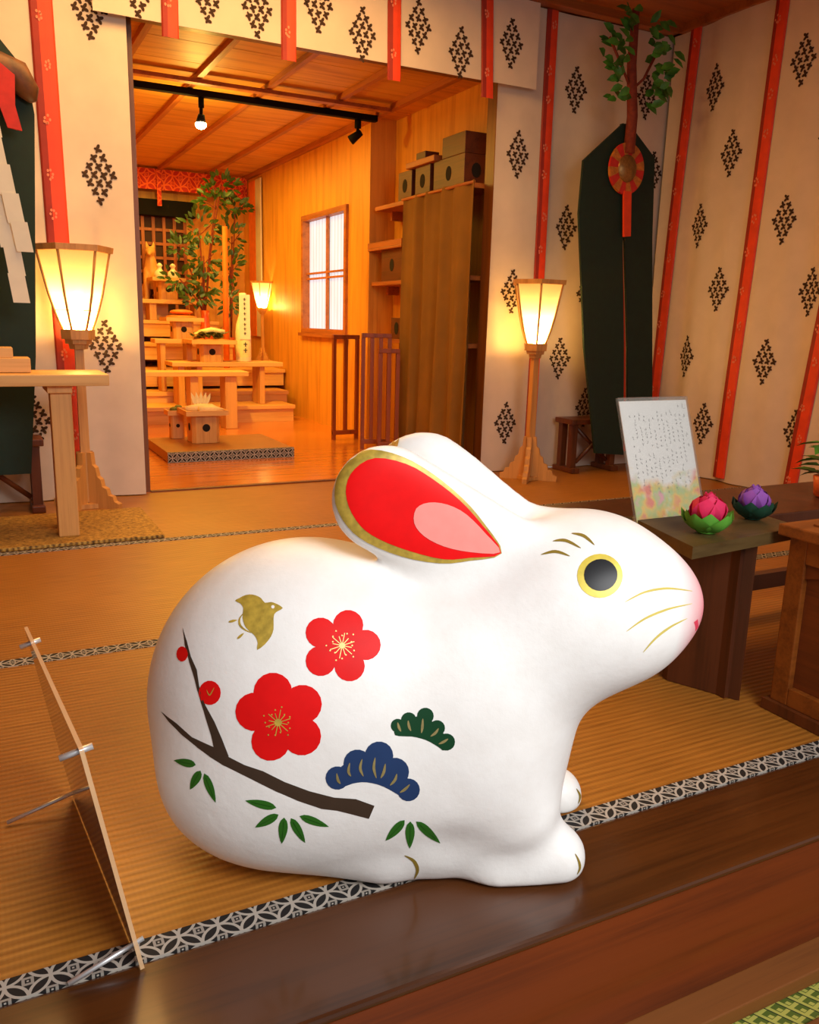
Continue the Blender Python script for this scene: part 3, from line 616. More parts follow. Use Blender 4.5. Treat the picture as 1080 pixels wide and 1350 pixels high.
('blue',0,['-260 1805 -267 1754 -290 1710 -325 1679 -369 1663 -415 1665 -458 1684 -494 1719 -517 1764 -526 1815 -518 1864 -495 1907 -460 1939 -417 1955 -371 1954 -327 1935 -292 1901 -268 1856','-9 1974 -18 1916 -44 1865 -86 1828 -137 1810 -192 1812 -244 1836 -286 1876 -314 1930 -324 1988 -315 2049 -289 2098 -248 2134 -197 2151 -142 2148 -90 2126 -48 2087 -19 2032','240 2049 232 1991 204 1941 162 1905 109 1888 52 1892 -1 1917 -45 1959 -74 2013 -84 2074 -75 2132 -48 2181 -6 2215 46 2231 103 2227 156 2204 200 2163 229 2108','427 1837 419 1776 392 1721 349 1684 295 1666 238 1671 184 1697 139 1744 110 1801 99 1863 108 1923 135 1974 177 2009 230 2025 287 2020 341 1995 386 1953 416 1898','560 1597 553 1545 532 1500 497 1467 454 1451 407 1454 363 1476 327 1513 302 1562 293 1615 300 1665 322 1708 356 1738 399 1755 445 1749 489 1729 526 1694 550 1648','-427 1671 -373 1672 -292 1705 -217 1732 -161 1741 -112 1744 -58 1739 5 1724 72 1701 138 1668 202 1627 265 1580 320 1538 364 1498 401 1464 430 1459 461 1497 484 1563 479 1642 430 1734 353 1839 275 1933 206 2019 136 2094 59 2139 -34 2131 -133 2091 -220 2041 -291 1999 -350 1951 -393 1895 -424 1816 -439 1728']),
('goldline',1,['-403 1872 -405 1860 -406 1841 -406 1821 -404 1800 -400 1782 -394 1767 -385 1755 -375 1746 -366 1740 -359 1737 -355 1741 -356 1749 -359 1760 -363 1771 -367 1782 -371 1792 -375 1806 -380 1825 -386 1844 -392 1861 -398 1873','-257 1998 -264 1984 -271 1963 -278 1938 -282 1913 -283 1890 -278 1870 -269 1853 -259 1840 -249 1832 -241 1826 -237 1829 -238 1839 -242 1852 -246 1866 -250 1879 -252 1892 -252 1909 -252 1933 -251 1958 -250 1981 -252 1997','-118 2037 -125 2023 -134 2002 -143 1977 -149 1950 -150 1923 -145 1897 -135 1872 -122 1850 -110 1832 -100 1820 -96 1822 -98 1838 -103 1859 -110 1882 -116 1905 -119 1924 -119 1945 -117 1970 -114 1996 -112 2019 -113 2035','30 2047 23 2030 16 2006 9 1976 5 1945 4 1915 9 1885 18 1855 29 1827 39 1804 48 1788 53 1789 52 1807 49 1832 44 1861 39 1889 36 1915 35 1941 36 1971 37 2001 36 2027 34 2046','148 1963 141 1950 135 1931 129 1908 124 1886 119 1867 114 1850 108 1832 103 1815 99 1799 98 1786 103 1783 111 1791 122 1802 133 1817 142 1835 150 1854 154 1876 156 1901 156 1925 155 1947 152 1962','282 1826 276 1816 269 1802 263 1787 257 1771 251 1758 243 1745 232 1730 221 1714 212 1697 207 1684 211 1680 222 1685 237 1693 252 1705 267 1721 279 1738 286 1756 289 1776 290 1796 289 1812 287 1824','437 1679 426 1674 412 1664 398 1653 384 1641 372 1631 361 1621 350 1611 339 1601 330 1591 325 1582 327 1576 337 1576 350 1579 365 1584 380 1591 393 1601 406 1614 418 1630 428 1647 436 1662 441 1674']),
('goldline',1,['278 2433 277 2424 276 2412 278 2397 280 2382 284 2369 290 2358 297 2347 305 2338 312 2331 319 2327 323 2329 323 2337 322 2346 319 2357 316 2368 312 2377 308 2388 302 2402 296 2415 289 2426 283 2434','399 2447 396 2438 395 2424 394 2408 396 2391 399 2376 404 2363 411 2350 419 2340 427 2331 434 2326 438 2328 439 2336 437 2347 434 2359 431 2372 428 2383 424 2395 420 2410 414 2425 409 2439 403 2448','569 2463 564 2451 560 2434 557 2414 554 2394 552 2376 552 2357 551 2340 552 2323 553 2309 556 2299 561 2298 566 2307 572 2320 577 2335 581 2353 583 2370 583 2391 582 2412 580 2433 577 2450 574 2463','754 2351 745 2346 736 2337 726 2326 716 2315 707 2306 698 2297 688 2288 677 2277 668 2267 663 2259 665 2255 675 2256 688 2260 703 2266 717 2274 729 2284 739 2297 747 2311 753 2326 756 2339 758 2349','868 2228 859 2227 848 2223 836 2218 824 2212 813 2206 801 2200 789 2192 776 2183 766 2175 759 2167 761 2163 771 2163 785 2164 800 2168 815 2173 828 2179 840 2187 851 2196 860 2206 867 2216 871 2224']),
('dkgreen',0,['364 2390 359 2364 346 2341 325 2325 299 2317 272 2320 246 2331 224 2351 210 2375 205 2402 209 2429 222 2451 243 2466 269 2474 296 2471 323 2460 344 2442 358 2417','497 2449 492 2420 478 2394 455 2376 426 2367 396 2368 367 2380 343 2401 327 2428 321 2458 326 2486 341 2511 364 2528 392 2537 423 2535 452 2524 476 2505 491 2478','697 2488 692 2456 676 2428 651 2407 620 2396 586 2397 554 2409 528 2431 511 2459 505 2491 510 2523 526 2551 551 2571 583 2581 616 2581 648 2569 674 2549 691 2521','830 2349 825 2318 810 2291 787 2270 757 2260 725 2260 695 2272 671 2292 654 2320 648 2351 653 2384 668 2411 692 2431 721 2441 753 2441 783 2430 807 2410 824 2383','951 2185 946 2149 930 2118 904 2096 871 2084 837 2085 804 2098 777 2121 758 2153 751 2188 756 2223 773 2253 799 2275 831 2287 866 2286 898 2274 926 2251 944 2220','256 2290 305 2275 378 2267 449 2261 507 2248 563 2232 615 2213 667 2187 715 2157 756 2131 786 2107 808 2087 826 2086 848 2115 866 2162 864 2215 830 2270 776 2330 722 2385 676 2432 630 2472 582 2495 528 2495 471 2479 417 2460 366 2444 317 2426 281 2402 257 2366 244 2323']),
('gold',0,['-1639 3648 -1625 3661 -1594 3676 -1564 3694 -1532 3710 -1499 3720 -1466 3726 -1433 3729 -1399 3727 -1361 3720 -1325 3707 -1300 3686 -1275 3670 -1242 3675 -1207 3682 -1175 3679 -1142 3671 -1093 3655 -1061 3636 -1081 3619 -1117 3603 -1139 3589 -1154 3572 -1159 3549 -1158 3519 -1153 3476 -1151 3431 -1160 3392 -1177 3356 -1205 3317 -1241 3277 -1288 3238 -1326 3216 -1329 3242 -1324 3283 -1335 3314 -1353 3341 -1377 3361 -1406 3379 -1441 3398 -1474 3419 -1497 3445 -1513 3474 -1524 3504 -1529 3537 -1527 3569 -1529 3598 -1547 3618 -1573 3633 -1612 3640']),
('gold',0,['-1528 3545 -1535 3538 -1545 3528 -1555 3516 -1565 3503 -1571 3490 -1573 3477 -1573 3463 -1570 3450 -1565 3437 -1558 3428 -1548 3418 -1537 3410 -1524 3403 -1510 3398 -1495 3393 -1478 3388 -1457 3383 -1437 3379 -1419 3376 -1406 3374 -1405 3377 -1416 3382 -1433 3387 -1452 3394 -1471 3400 -1486 3407 -1499 3413 -1510 3419 -1520 3426 -1529 3432 -1535 3439 -1541 3448 -1546 3456 -1549 3467 -1551 3478 -1551 3488 -1549 3499 -1543 3512 -1535 3524 -1528 3535 -1524 3543']),
('gold',0,['-1694 3443 -1677 3440 -1662 3442 -1648 3446 -1634 3451 -1621 3457 -1609 3463 -1596 3470 -1585 3479 -1600 3478 -1615 3477 -1629 3475 -1644 3472 -1657 3467 -1671 3462 -1683 3455']),
('gold',0,['-1571 3297 -1554 3301 -1541 3308 -1530 3316 -1521 3325 -1512 3334 -1504 3345 -1497 3355 -1491 3367 -1505 3361 -1518 3355 -1530 3348 -1541 3340 -1551 3331 -1560 3322 -1568 3311']),
('white',1,['-1157 3640 -1160 3630 -1169 3624 -1181 3623 -1192 3628 -1196 3637 -1194 3647 -1184 3653 -1172 3654 -1161 3649']),
('olive',0,['2133 4357 2153 4357 2181 4359 2212 4362 2245 4363 2274 4362 2305 4356 2342 4345 2380 4332 2414 4321 2440 4315 2443 4319 2424 4332 2394 4350 2360 4368 2324 4381 2288 4390 2252 4391 2216 4386 2181 4378 2153 4369 2133 4362','2365 4446 2383 4441 2408 4437 2437 4433 2466 4427 2491 4420 2514 4408 2539 4392 2564 4376 2587 4360 2605 4351 2610 4354 2599 4369 2584 4389 2564 4411 2540 4430 2513 4445 2483 4453 2449 4456 2416 4455 2388 4453 2367 4450','1980 4211 2004 4216 2037 4224 2074 4234 2111 4242 2143 4246 2175 4246 2210 4242 2246 4236 2278 4231 2302 4229 2304 4234 2285 4243 2257 4255 2223 4266 2186 4274 2149 4276 2111 4270 2071 4257 2033 4242 2001 4227 1980 4216']),
('olive',0,['412 582 427 563 450 539 475 511 499 483 516 456 529 427 540 397 551 366 559 334 564 303 565 271 562 230 557 185 552 147 551 114 558 103 567 129 579 164 591 207 601 250 604 297 600 342 591 382 579 420 562 459 543 491 518 520 488 545 459 566 433 582 415 591']),
('olive',0,['2569 424 2572 412 2580 395 2589 375 2597 354 2604 335 2610 315 2615 296 2619 278 2623 258 2625 242 2623 226 2618 209 2613 189 2608 172 2606 159 2613 151 2621 158 2632 169 2644 182 2654 198 2660 216 2660 239 2658 260 2652 284 2645 306 2635 329 2624 351 2610 376 2596 396 2583 413 2573 424']),
('olive',0,['2972 338 2977 323 2987 301 2998 278 3009 252 3015 230 3015 212 3011 191 3006 170 3002 149 3004 129 3010 124 3021 132 3036 142 3050 157 3061 174 3063 197 3050 233 3031 268 3011 297 2992 321 2978 337']),
('whisk',0,['2909 3777 2943 3790 2992 3807 3048 3828 3108 3847 3167 3860 3226 3865 3287 3869 3352 3868 3419 3865 3489 3857 3569 3842 3661 3820 3754 3793 3840 3766 3906 3744 3908 3748 3845 3772 3759 3804 3666 3834 3574 3860 3492 3878 3419 3888 3350 3892 3283 3893 3220 3888 3160 3880 3100 3865 3040 3843 2984 3820 2938 3797 2907 3780','2933 3446 2963 3463 3005 3489 3054 3518 3108 3546 3162 3570 3216 3588 3277 3603 3340 3617 3407 3626 3475 3635 3554 3638 3644 3636 3739 3629 3824 3620 3888 3612 3887 3617 3822 3629 3736 3642 3640 3653 3548 3658 3467 3658 3397 3651 3329 3642 3265 3628 3204 3612 3149 3591 3095 3565 3043 3533 2996 3500 2957 3471 2930 3449','3172 3167 3194 3189 3223 3222 3258 3258 3296 3294 3333 3324 3371 3348 3411 3371 3454 3390 3497 3409 3541 3425 3592 3438 3650 3448 3708 3456 3758 3462 3796 3466 3793 3470 3752 3472 3697 3472 3638 3467 3578 3460 3524 3449 3478 3434 3432 3418 3389 3396 3349 3372 3312 3345 3276 3312 3240 3275 3210 3233 3185 3197 3168 3170']),
('mouth',0,['3937 3373 4019 3379 4087 3236 4024 3203'])]
EARM=[
('gold',0,['1520 4196 1498 4289 1408 4413 1310 4534 1223 4643 1129 4749 1024 4851 906 4953 779 5053 652 5142 529 5220 407 5288 286 5341 162 5380 39 5403 -73 5406 -171 5386 -258 5347 -332 5294 -392 5229 -438 5151 -471 5066 -490 4972 -496 4870 -484 4771 -449 4678 -398 4587 -336 4505 -270 4434 -194 4372 -99 4312 23 4252 166 4195 313 4148 466 4111 624 4085 772 4070 901 4071 1020 4085 1139 4105 1288 4121 1436 4146']),
('earred',1,['1511 4200 1477 4294 1372 4422 1263 4544 1172 4648 1077 4747 978 4839 872 4926 762 5007 652 5082 547 5150 442 5211 332 5260 211 5297 85 5320 -26 5322 -118 5296 -197 5249 -260 5194 -308 5134 -341 5065 -359 4993 -363 4919 -352 4841 -329 4762 -292 4681 -241 4598 -183 4523 -121 4465 -51 4415 36 4367 145 4317 271 4268 402 4224 540 4183 683 4146 816 4123 929 4119 1031 4129 1138 4142 1282 4147 1431 4158']),
('earpink',2,['1497 4209 1479 4265 1399 4349 1313 4434 1237 4515 1155 4595 1074 4664 996 4716 918 4755 841 4784 762 4804 683 4814 613 4812 553 4799 502 4775 465 4740 445 4688 438 4626 447 4565 473 4511 515 4458 569 4409 638 4362 720 4320 811 4283 911 4253 1021 4229 1136 4212 1274 4197 1416 4190'])]
EYEM=[
('eyegold',0,['2900 4051 2887 4003 2862 3955 2826 3912 2781 3876 2729 3848 2671 3830 2612 3823 2553 3828 2498 3843 2450 3869 2410 3903 2382 3945 2366 3992 2363 4041 2374 4091 2398 4139 2434 4182 2481 4218 2535 4245 2594 4263 2655 4270 2715 4266 2770 4250 2819 4224 2857 4189 2885 4148 2899 4101']),
('black',1,['2835 4061 2824 4019 2800 3980 2766 3946 2723 3919 2675 3902 2624 3896 2574 3900 2528 3915 2489 3940 2461 3973 2445 4012 2442 4053 2452 4095 2475 4135 2510 4169 2554 4194 2604 4212 2656 4218 2707 4214 2753 4198 2791 4173 2818 4140 2834 4102'])]

def smin(a,b,k):
    h=np.clip(.5+.5*(b-a)/k,0,1); return b*(1-h)+a*h-k*h*(1-h)
def smax(a,b,k): return -smin(-a,-b,k)
def ell(P,c,r,ang=0.):
    x=P[...,0]-c[0]; y=P[...,1]-c[1]; z=P[...,2]-c[2]
    if ang:
        ca,sa=np.cos(ang),np.sin(ang); x,z=ca*x+sa*z,-sa*x+ca*z
    k0=np.sqrt((x/r[0])**2+(y/r[1])**2+(z/r[2])**2)+1e-9
    k1=np.sqrt((x/r[0]**2)**2+(y/r[1]**2)**2+(z/r[2]**2)**2)+1e-9
    return k0*(k0-1)/k1
def cap(P,a,b,r1,r2):
    a=np.array(a,float);b=np.array(b,float); ba=b-a; pa=P-a
    t=np.clip((pa@ba)/(ba@ba),0,1)
    return np.linalg.norm(pa-t[...,None]*ba,axis=-1)-(r1+(r2-r1)*t)
# ear frames: e = near (-y), f = far (+y)
def ear_frame(p,e='e',sg=-1):
    A=np.array([p[e+'a_x'],sg*p['ea_y'],p[e+'a_z']]); B=np.array([p[e+'b_x'],sg*p['eb_y'],p[e+'b_z']])
    u=(B-A); L=np.linalg.norm(u); u/=L
    n=np.array([-.05,sg*1.0,p['en_z']]); n-=u*(n@u); n/=np.linalg.norm(n)
    v=np.cross(u,n)*-sg
    return A,u,v,n,L
def ear(P,p,e='e',sg=-1):
    A,u,v,n,L=ear_frame(p,e,sg)
    d=P-A; U=d@u; V=d@v; W=d@n
    k=p['e_flat']
    t=np.clip(U/L,0,1)
    s=t*t*(3-2*t)*.5+t*.5
    r=p[e+'r1']+(p[e+'r2']-p[e+'r1'])*s
    dd=np.sqrt((U-t*L)**2+V**2+(W*k)**2)-r
    dd=dd*.6
    return smax(dd,(W-p['e_face'])*.9,.012)
def sdf(P,p,parts=False):
    Q=P.copy(); Q[...,1]=np.abs(Q[...,1])
    e=lambda n,y0: ell(Q,(p[n+'_x'],y0,p[n+'_z']),(p[n+'_rx'],p[n+'_ry'],p[n+'_rz']),p.get(n+'_a',0.))
    b=e('haunch',0); b=smin(b,e('torso',0),.09); b=smin(b,e('chest',0),.07)
    b=smin(b,e('thigh',.075),.05)
    hf=cap(Q,(p['hf_ax'],.065,p['hf_az']),(p['hf_bx'],.083,p['hf_bz']),p['hf_r1'],p['hf_r2'])
    b=smin(b,hf,.025)
    fl=cap(Q,(p['fl_ax'],.065,p['fl_az']),(p['fl_bx'],.080,p['fl_bz']),p['fl_r1'],p['fl_r2'])
    b=smin(b,fl,.04)
    pw=cap(P,(p['pw_ax'],-p['pw_y'],p['pw_az']),(p['pw_bx'],-p['pw_y'],p['pw_bz']),p['pw_r1'],p['pw_r2'])
    fp=cap(P,(p['pw_ax'],p['fp_y'],p['fp_z']),(p['fp_x'],p['fp_y'],p['fp_z']),p['pw_r1'],p['fp_r'])
    b=smin(smin(b,pw,.028),fp,.02)
    hd=e('head',0); hd=smin(hd,e('snout',0),.05); hd=smin(hd,e('cheek',.045),.05)
    nk=ell(Q,(p['nk_x'],0,p['nk_z']),(p['nk_rx'],p['nk_ry'],p['nk_rz']),p['nk_a'])
    b=smin(b,nk,.08); b=smin(b,hd,.06)
    b=smax(b,-ell(Q,(.100,.176,.060),(.045,.042,.034)),.035)
    b=smax(b,.0-P[...,2],.012)
    er=smin(ear(P,p),ear(P,p,'f',1),.010)
    if parts: return b,er
    return smin(b,er,.022)

HA = math.radians(-25); LM = 1.036
hx_, hy_ = math.cos(HA), math.sin(HA)
root = thing('rabbit_figure', 'large white papier-mache rabbit painted with plum blossom, pine and bamboo, on the tatami edge', 'rabbit figure',
             (-hy_*LM, hx_*LM, .0015), HA)
def pcol(name, c, rough=.5, **kw): M[name] = plain(name, c, rough, 0, .04, 60, Specular_IOR_Level=.2, **kw)
M['gold_light'] = plain('pale_gold_paint', (240, 214, 130), .45, .1, .1, 120)
pcol('red_paint', (224, 14, 14)); M['gold_paint'] = plain('gold_paint', (188, 158, 62), .42, .15, .22, 120)
M['gold_line'] = plain('gold_line_paint', (150, 134, 84), .45, .2, .15, 120)
pcol('brown_paint', (66, 50, 38)); pcol('green_paint', (46, 104, 30)); pcol('vein', (26, 74, 18)); pcol('blue_paint', (36, 58, 98)); pcol('dkgreen_paint', (16, 62, 34))
pcol('olive_paint', (140, 116, 44)); pcol('whisker_paint', (206, 186, 96)); pcol('mouth_paint', (226, 70, 92)); pcol('ear_red', (236, 10, 12)); pcol('ear_pink', (250, 150, 140))
M['eye_gold'] = plain('eye_gold', (214, 190, 70), .4, .15, .1, 100); pcol('eye_black', (34, 34, 36), .3); pcol('white_paint', (240, 236, 230))
def washi():
    t = NT('white_papier_mache'); v = t.coord()
    n = t.noise(v, 26, 6, .65); n2 = t.noise(v, 120, 3, .6); big = t.noise(v, 3, 2)
    o = t.xyz(v)
    dx = t.math('MULTIPLY', t.math('SUBTRACT', o[0], .432), 1.0); dz = t.math('MULTIPLY', t.math('SUBTRACT', o[2], .318), .62)
    d = t.math('SQRT', t.math('ADD', t.math('MULTIPLY', dx, dx), t.math('ADD', t.math('MULTIPLY', dz, dz), t.math('MULTIPLY', o[1], t.math('MULTIPLY', o[1], .35)))))
    blush = t.ramp(d, [(.018, (1, 1, 1, 1)), (.085, (0, 0, 0, 1))])
    base = t.ramp(t.math('ADD', t.math('MULTIPLY', n, .6), t.math('MULTIPLY', big, .4)), [(.3, lin((236, 232, 226))), (.65, lin((246, 244, 240)))])
    f = t.math('MULTIPLY', blush, .92)
    t.bump(t.math('ADD', t.math('MULTIPLY', n, .8), t.math('MULTIPLY', n2, .2)), .16, .006)
    return t.pr(t.mix(f, base, lin((246, 104, 120))), .42)
M['washi'] = washi()

h = .0042
gx = np.arange(-.335, .475, h); gy = np.arange(-.215, .216, h); gz = np.arange(-.012, .60, h)
def field(x, y, z): return sdf(np.stack(np.broadcast_arrays(x, y, z), -1), RP)
Fg = np.empty((len(gx), len(gy), len(gz)))
for i in range(0, len(gx), 16):
    Fg[i:i+16] = field(gx[i:i+16, None, None], gy[None, :, None], gz[None, None, :])
def surface_nets(F):
    nx, ny, nz = F.shape; ins = F < 0
    acc = np.zeros((nx-1, ny-1, nz-1, 3)); cnt = np.zeros((nx-1, ny-1, nz-1))
    sl = lambda c: tuple(slice(c[k], F.shape[k]-1+c[k]) for k in range(3))
    cs = [(i, j, k) for i in (0, 1) for j in (0, 1) for k in (0, 1)]
    for a in cs:
        for ax in range(3):
            if a[ax]: continue
            b = list(a); b[ax] = 1; b = tuple(b)
            fa, fb = F[sl(a)], F[sl(b)]; mk = ins[sl(a)] != ins[sl(b)]
            t = np.where(mk, fa/np.where(mk, fa-fb, 1), 0)
            for q in range(3): acc[..., q] += np.where(mk, a[q]+(t if q == ax else 0), 0)
            cnt += mk
    act = cnt > 0; idx = -np.ones(act.shape, int); idx[act] = np.arange(act.sum())
    V = np.argwhere(act)+acc[act]/cnt[act][:, None]
    Q = []
    for ax in range(3):
        b, c = (ax+1) % 3, (ax+2) % 3
        s0 = [slice(1, -1)]*3; s0[ax] = slice(0, -1); s1 = list(s0); s1[ax] = slice(1, None)
        A, B = ins[tuple(s0)], ins[tuple(s1)]; e = np.argwhere(A != B)
        off = np.ones(3, int); off[ax] = 0; e2 = e+off
        fl = A[tuple(e.T)]
        def cell(db, dc):
            w = e2.copy(); w[:, b] += db; w[:, c] += dc; return idx[tuple(w.T)]
        q = np.stack([cell(-1, -1), cell(0, -1), cell(0, 0), cell(-1, 0)], 1)
        q[~fl] = q[~fl][:, ::-1]; Q.append(q)
    return V, np.vstack(Q)
V, Q = surface_nets(Fg)
V = V*h+np.array([gx[0], gy[0], gz[0]])
def grad(P):
    e = .0016; G = np.stack([sdf(P+np.eye(3)[i]*e, RP)-sdf(P-np.eye(3)[i]*e, RP) for i in range(3)], -1)
    return G/(np.linalg.norm(G, axis=1, keepdims=True)+1e-9)
N = grad(V)
V = V-N*np.clip(sdf(V, RP), -.002, .002)[:, None]
# lightly relax the vertex normals so the blends read as one moulded skin
adj = np.zeros_like(N); 
for _ in range(3):
    adj[:] = 0
    for k in range(4): np.add.at(adj, Q[:, k], N[Q].mean(1))
    N = adj/(np.linalg.norm(adj, axis=1, keepdims=True)+1e-9)
def relax(it, w=.5):
    global V
    for _ in range(it):
        S = np.zeros_like(V); c = np.zeros(len(V))
        for k in range(4):
            for j in (1, 3): np.add.at(S, Q[:, k], V[Q[:, (k+j) % 4]]); np.add.at(c, Q[:, k], 1)
        m = np.clip((V[:, 2]-.004)/.012, 0, 1)[:, None]
        V = V+(S/c[:, None]-V)*w*m
relax(10)
fn = np.cross(V[Q[:, 2]]-V[Q[:, 0]], V[Q[:, 3]]-V[Q[:, 1]]); N2 = np.zeros_like(V)
for k in range(4): np.add.at(N2, Q[:, k], fn)
N2 /= np.linalg.norm(N2, axis=1, keepdims=True)+1e-12
N = N2*np.sign((N2*N).sum(1, keepdims=True))
bvh = BVHTree.FromPolygons([tuple(v) for v in V], [tuple(q) for q in Q.tolist()])
cb, ce = sdf(V[Q].mean(1), RP, True)
cy_ = V[Q].mean(1)[:, 1]
part = np.where(ce < cb+.001, np.where(cy_ < 0, 1, 2), 0)

def decal(polys, off, sgn=-1, sh=(0, 0)):
    pts = []; faces = []
    for P in polys:
        a = [int(x)/10000 for x in P.split()]; P2 = [(x+sh[0], z+sh[1]) for x, z in zip(a[0::2], a[1::2])]; b = len(pts)
        pts += [Vector(p) for p in P2]; faces.append(list(range(b, len(pts))))
    xs = [p.x for p in pts]; ys = [p.y for p in pts]; st = .0042
    ex = []
    if max(max(xs)-min(xs), max(ys)-min(ys)) > .012:
        ex = [Vector((x+.0007, y+.0011)) for x in np.arange(min(xs), max(xs), st) for y in np.arange(min(ys), max(ys), st)]
    r = delaunay_2d_cdt(pts+ex, [], faces, 1, 1e-6)
    W = []; NN = []
    for p in r[0]:
        hit, n, i, d = bvh.ray_cast(Vector((p.x, sgn*1.0, p.y)), Vector((0, -sgn, 0)))
        if hit is None: hit, n, i, d = bvh.find_nearest(Vector((p.x, sgn*.05, p.y)))
        W.append(tuple(hit+n*off))
    W = np.array(W); g = grad(W)
    F = []
    for f in r[2]:
        a, b_, c = [Vector(W[k]) for k in f[:3]]
        F.append(list(f) if (b_-a).cross(c-a).dot(Vector(g[f[0]])) > 0 else list(f)[::-1])
    return W, g, F
CM = {'goldlight': 'gold_light', 'red': 'red_paint', 'gold': 'gold_paint', 'goldline': 'gold_line', 'brown': 'brown_paint', 'green': 'green_paint', 'leafvein': 'vein', 'blue': 'blue_paint', 'dkgreen': 'dkgreen_paint',
      'olive': 'olive_paint', 'whisk': 'whisker_paint', 'mouth': 'mouth_paint', 'white': 'white_paint', 'earred': 'ear_red', 'earpink': 'ear_pink', 'eyegold': 'eye_gold', 'black': 'eye_black'}
def rabbit_mesh(name, sel, decs, parent, sides=(-1,), sh=(0, 0)):
    mats = ['washi'] if sel is not None else []; vs = []; ns = []; fs = []; mi = []
    nv = 0
    if sel is not None:
        q = Q[sel]; u, inv = np.unique(q, return_inverse=True); inv = inv.reshape(q.shape)
        vs.append(V[u]); ns.append(N[u]); fs += inv.tolist(); mi += [0]*len(q); nv = len(u)
    for sg in sides:
        for col, layer, polys in decs:
            mn = CM[col]
            if mn not in mats: mats.append(mn)
            W, g, F = decal(polys, (.0005 if sel is None or name == 'body' else .0011)+.00045*layer, sg, sh)
            vs.append(W); ns.append(g); fs += [[i+nv for i in f] for f in F]; mi += [mats.index(mn)]*len(F); nv += len(W)
    VV = np.vstack(vs); NN_ = np.vstack(ns)
    me = bpy.data.meshes.new(name); me.from_pydata(VV.tolist(), [], fs)
    for m in mats: me.materials.append(M[m])
    me.polygons.foreach_set('material_index', mi); me.polygons.foreach_set('use_smooth', [True]*len(fs)); me.update()
    me.normals_split_custom_set_from_vertices([tuple(n) for n in NN_])
    o = bpy.data.objects.new(name, me); COL.objects.link(o); o.parent = parent; return o
rabbit_mesh('body', part == 0, MOTIF, root)
rabbit_mesh('ear', part == 1, EARM, root)
rabbit_mesh('ear', part == 2, EARM, root, (1,), (.043, .008))
rabbit_mesh('eye', None, EYEM, root); rabbit_mesh('eye', None, EYEM, root, (1,))
# ------------------------------------------------------------------ low tables, box, sign and flowers at right
r = thing('low_table', 'small dark low table with the paper lotus flowers, nearest the rabbit', 'table', (1.05, .996, .0013))
one('table_top', 'table_top', lambda m: m.prism([(0, 0), (.31, .034), (.33, .19), (.05, .19)], .313, .335), r)
one('side_panel', 'table_side', lambda m: m.prism([(.205, .040), (.208, .058), (.150, .188), (.145, .170)], 0, .312), r)
one('side_panel', 'table_side', lambda m: m.box((.186, .060, 0), (.207, .186, .312)), r)
r = thing('low_table', 'long dark low table behind the lotus flowers, reaching to the right edge', 'table', (1.03, 1.200, .0013))
one('table_top', 'table_side', lambda m: m.box((0, 0, .286), (1.05, .25, .312), 0, .003), r)
for x in (.12, .98):
    one('leg_panel', 'table_side', lambda m: m.box((x, .02, 0), (x+.024, .23, .285)), r)
one('stretcher', 'table_side', lambda m: m.box((.145, .19, .06), (.979, .215, .10)), r)
one('stretcher', 'boxwood', lambda m: m.box((.145, .19, .24), (.979, .215, .270)), r)

r = thing('wooden_box', 'carved brown wooden box with a thick lid at the right edge', 'box', (1.282, .70, .0013))
one('lid', 'boxwood', lambda m: (m.box((-.018, -.02, .335), (.46, .305, .356), 0, .003), m.box((.022, .02, .356), (.42, .265, .360), 0, .001)), r)
one('frame', 'boxwood', lambda m: (m.box((0, .255, .02), (.022, .291, .334), 0, .002), m.box((0, 0, .02), (.022, .036, .334), 0, .002),
    m.box((0, .036, .290), (.022, .255, .334), 0, .002), m.box((0, .036, .02), (.022, .255, .055), 0, .002), m.box((.022, .269, .02), (.44, .291, .334), 0, .002), m.box((.418, 0, .02), (.44, .269, .334), 0, .002), m.box((.022, 0, .02), (.418, .022, .334), 0, .002)), r)
def f_(m):
    m.box((.012, .036, .055), (.020, .255, .290))
    # scalloped carved edge
    pts = [(.036, .290)]+[(.036+.219*i/36, .262+.012*abs(math.sin(i/36*PI*2))*(1 if i % 12 else .2)) for i in range(37)]+[(.255, .290)]
    m.extr(pts, .007, lambda a, b, t: (.005+t, a, b), 0)
one('carved_panel', 'boxpanel', f_, r)
one('plinth', 'darkwood', lambda m: m.box((-.010, -.01, 0), (.45, .301, .02)), r)

def print_mat():
    t = NT('flowered_notice'); tc = t.new('ShaderNodeTexCoord'); o = t.xyz(tc.outputs['Object'])
    u = t.math('DIVIDE', o[0], .18); v = t.math('DIVIDE', o[2], .25)
    n = t.noise(tc.outputs['Object'], 22, 3); n2 = t.noise(t.coord('Object', (1, 1, 1), (.3, .2, .5)), 26, 2)
    vv = t.new('ShaderNodeTexVoronoi'); t.t.links.new(tc.outputs['Object'], vv.inputs['Vector']); vv.inputs['Scale'].default_value = 26
    hs = t.new('ShaderNodeHueSaturation'); hs.inputs['Saturation'].default_value = 1.0
    pal = t.ramp(n2, [(.34, lin((244, 130, 110))), (.44, lin((250, 206, 90))), (.54, lin((186, 214, 140))), (.66, lin((244, 170, 190)))])
    edge = t.math('MULTIPLY', t.math('ABSOLUTE', t.math('SUBTRACT', u, .5)), .32)
    m = t.math('SUBTRACT', t.math('ADD', t.math('SUBTRACT', .32, v), edge), t.math('MULTIPLY', t.math('SUBTRACT', n, .5), .7))
    f = t.ramp(m, [(.0, (0, 0, 0, 1)), (.16, (1, 1, 1, 1))])
    return t.pr(t.mix(t.math('MULTIPLY', f, .95), lin((250, 250, 252)), pal), .5)
M['notice'] = print_mat()
r = thing('notice_stand', 'clear stand with a flower-bordered white notice beside the pink lotus', 'notice', (1.124, 1.211, .3136), .02)
LB = math.atan2(.085, .245)
RX = Matrix.Rotation(-LB, 3, 'X')
RZ = lambda x, y, z: tuple(RX@Vector((x, y, z)))
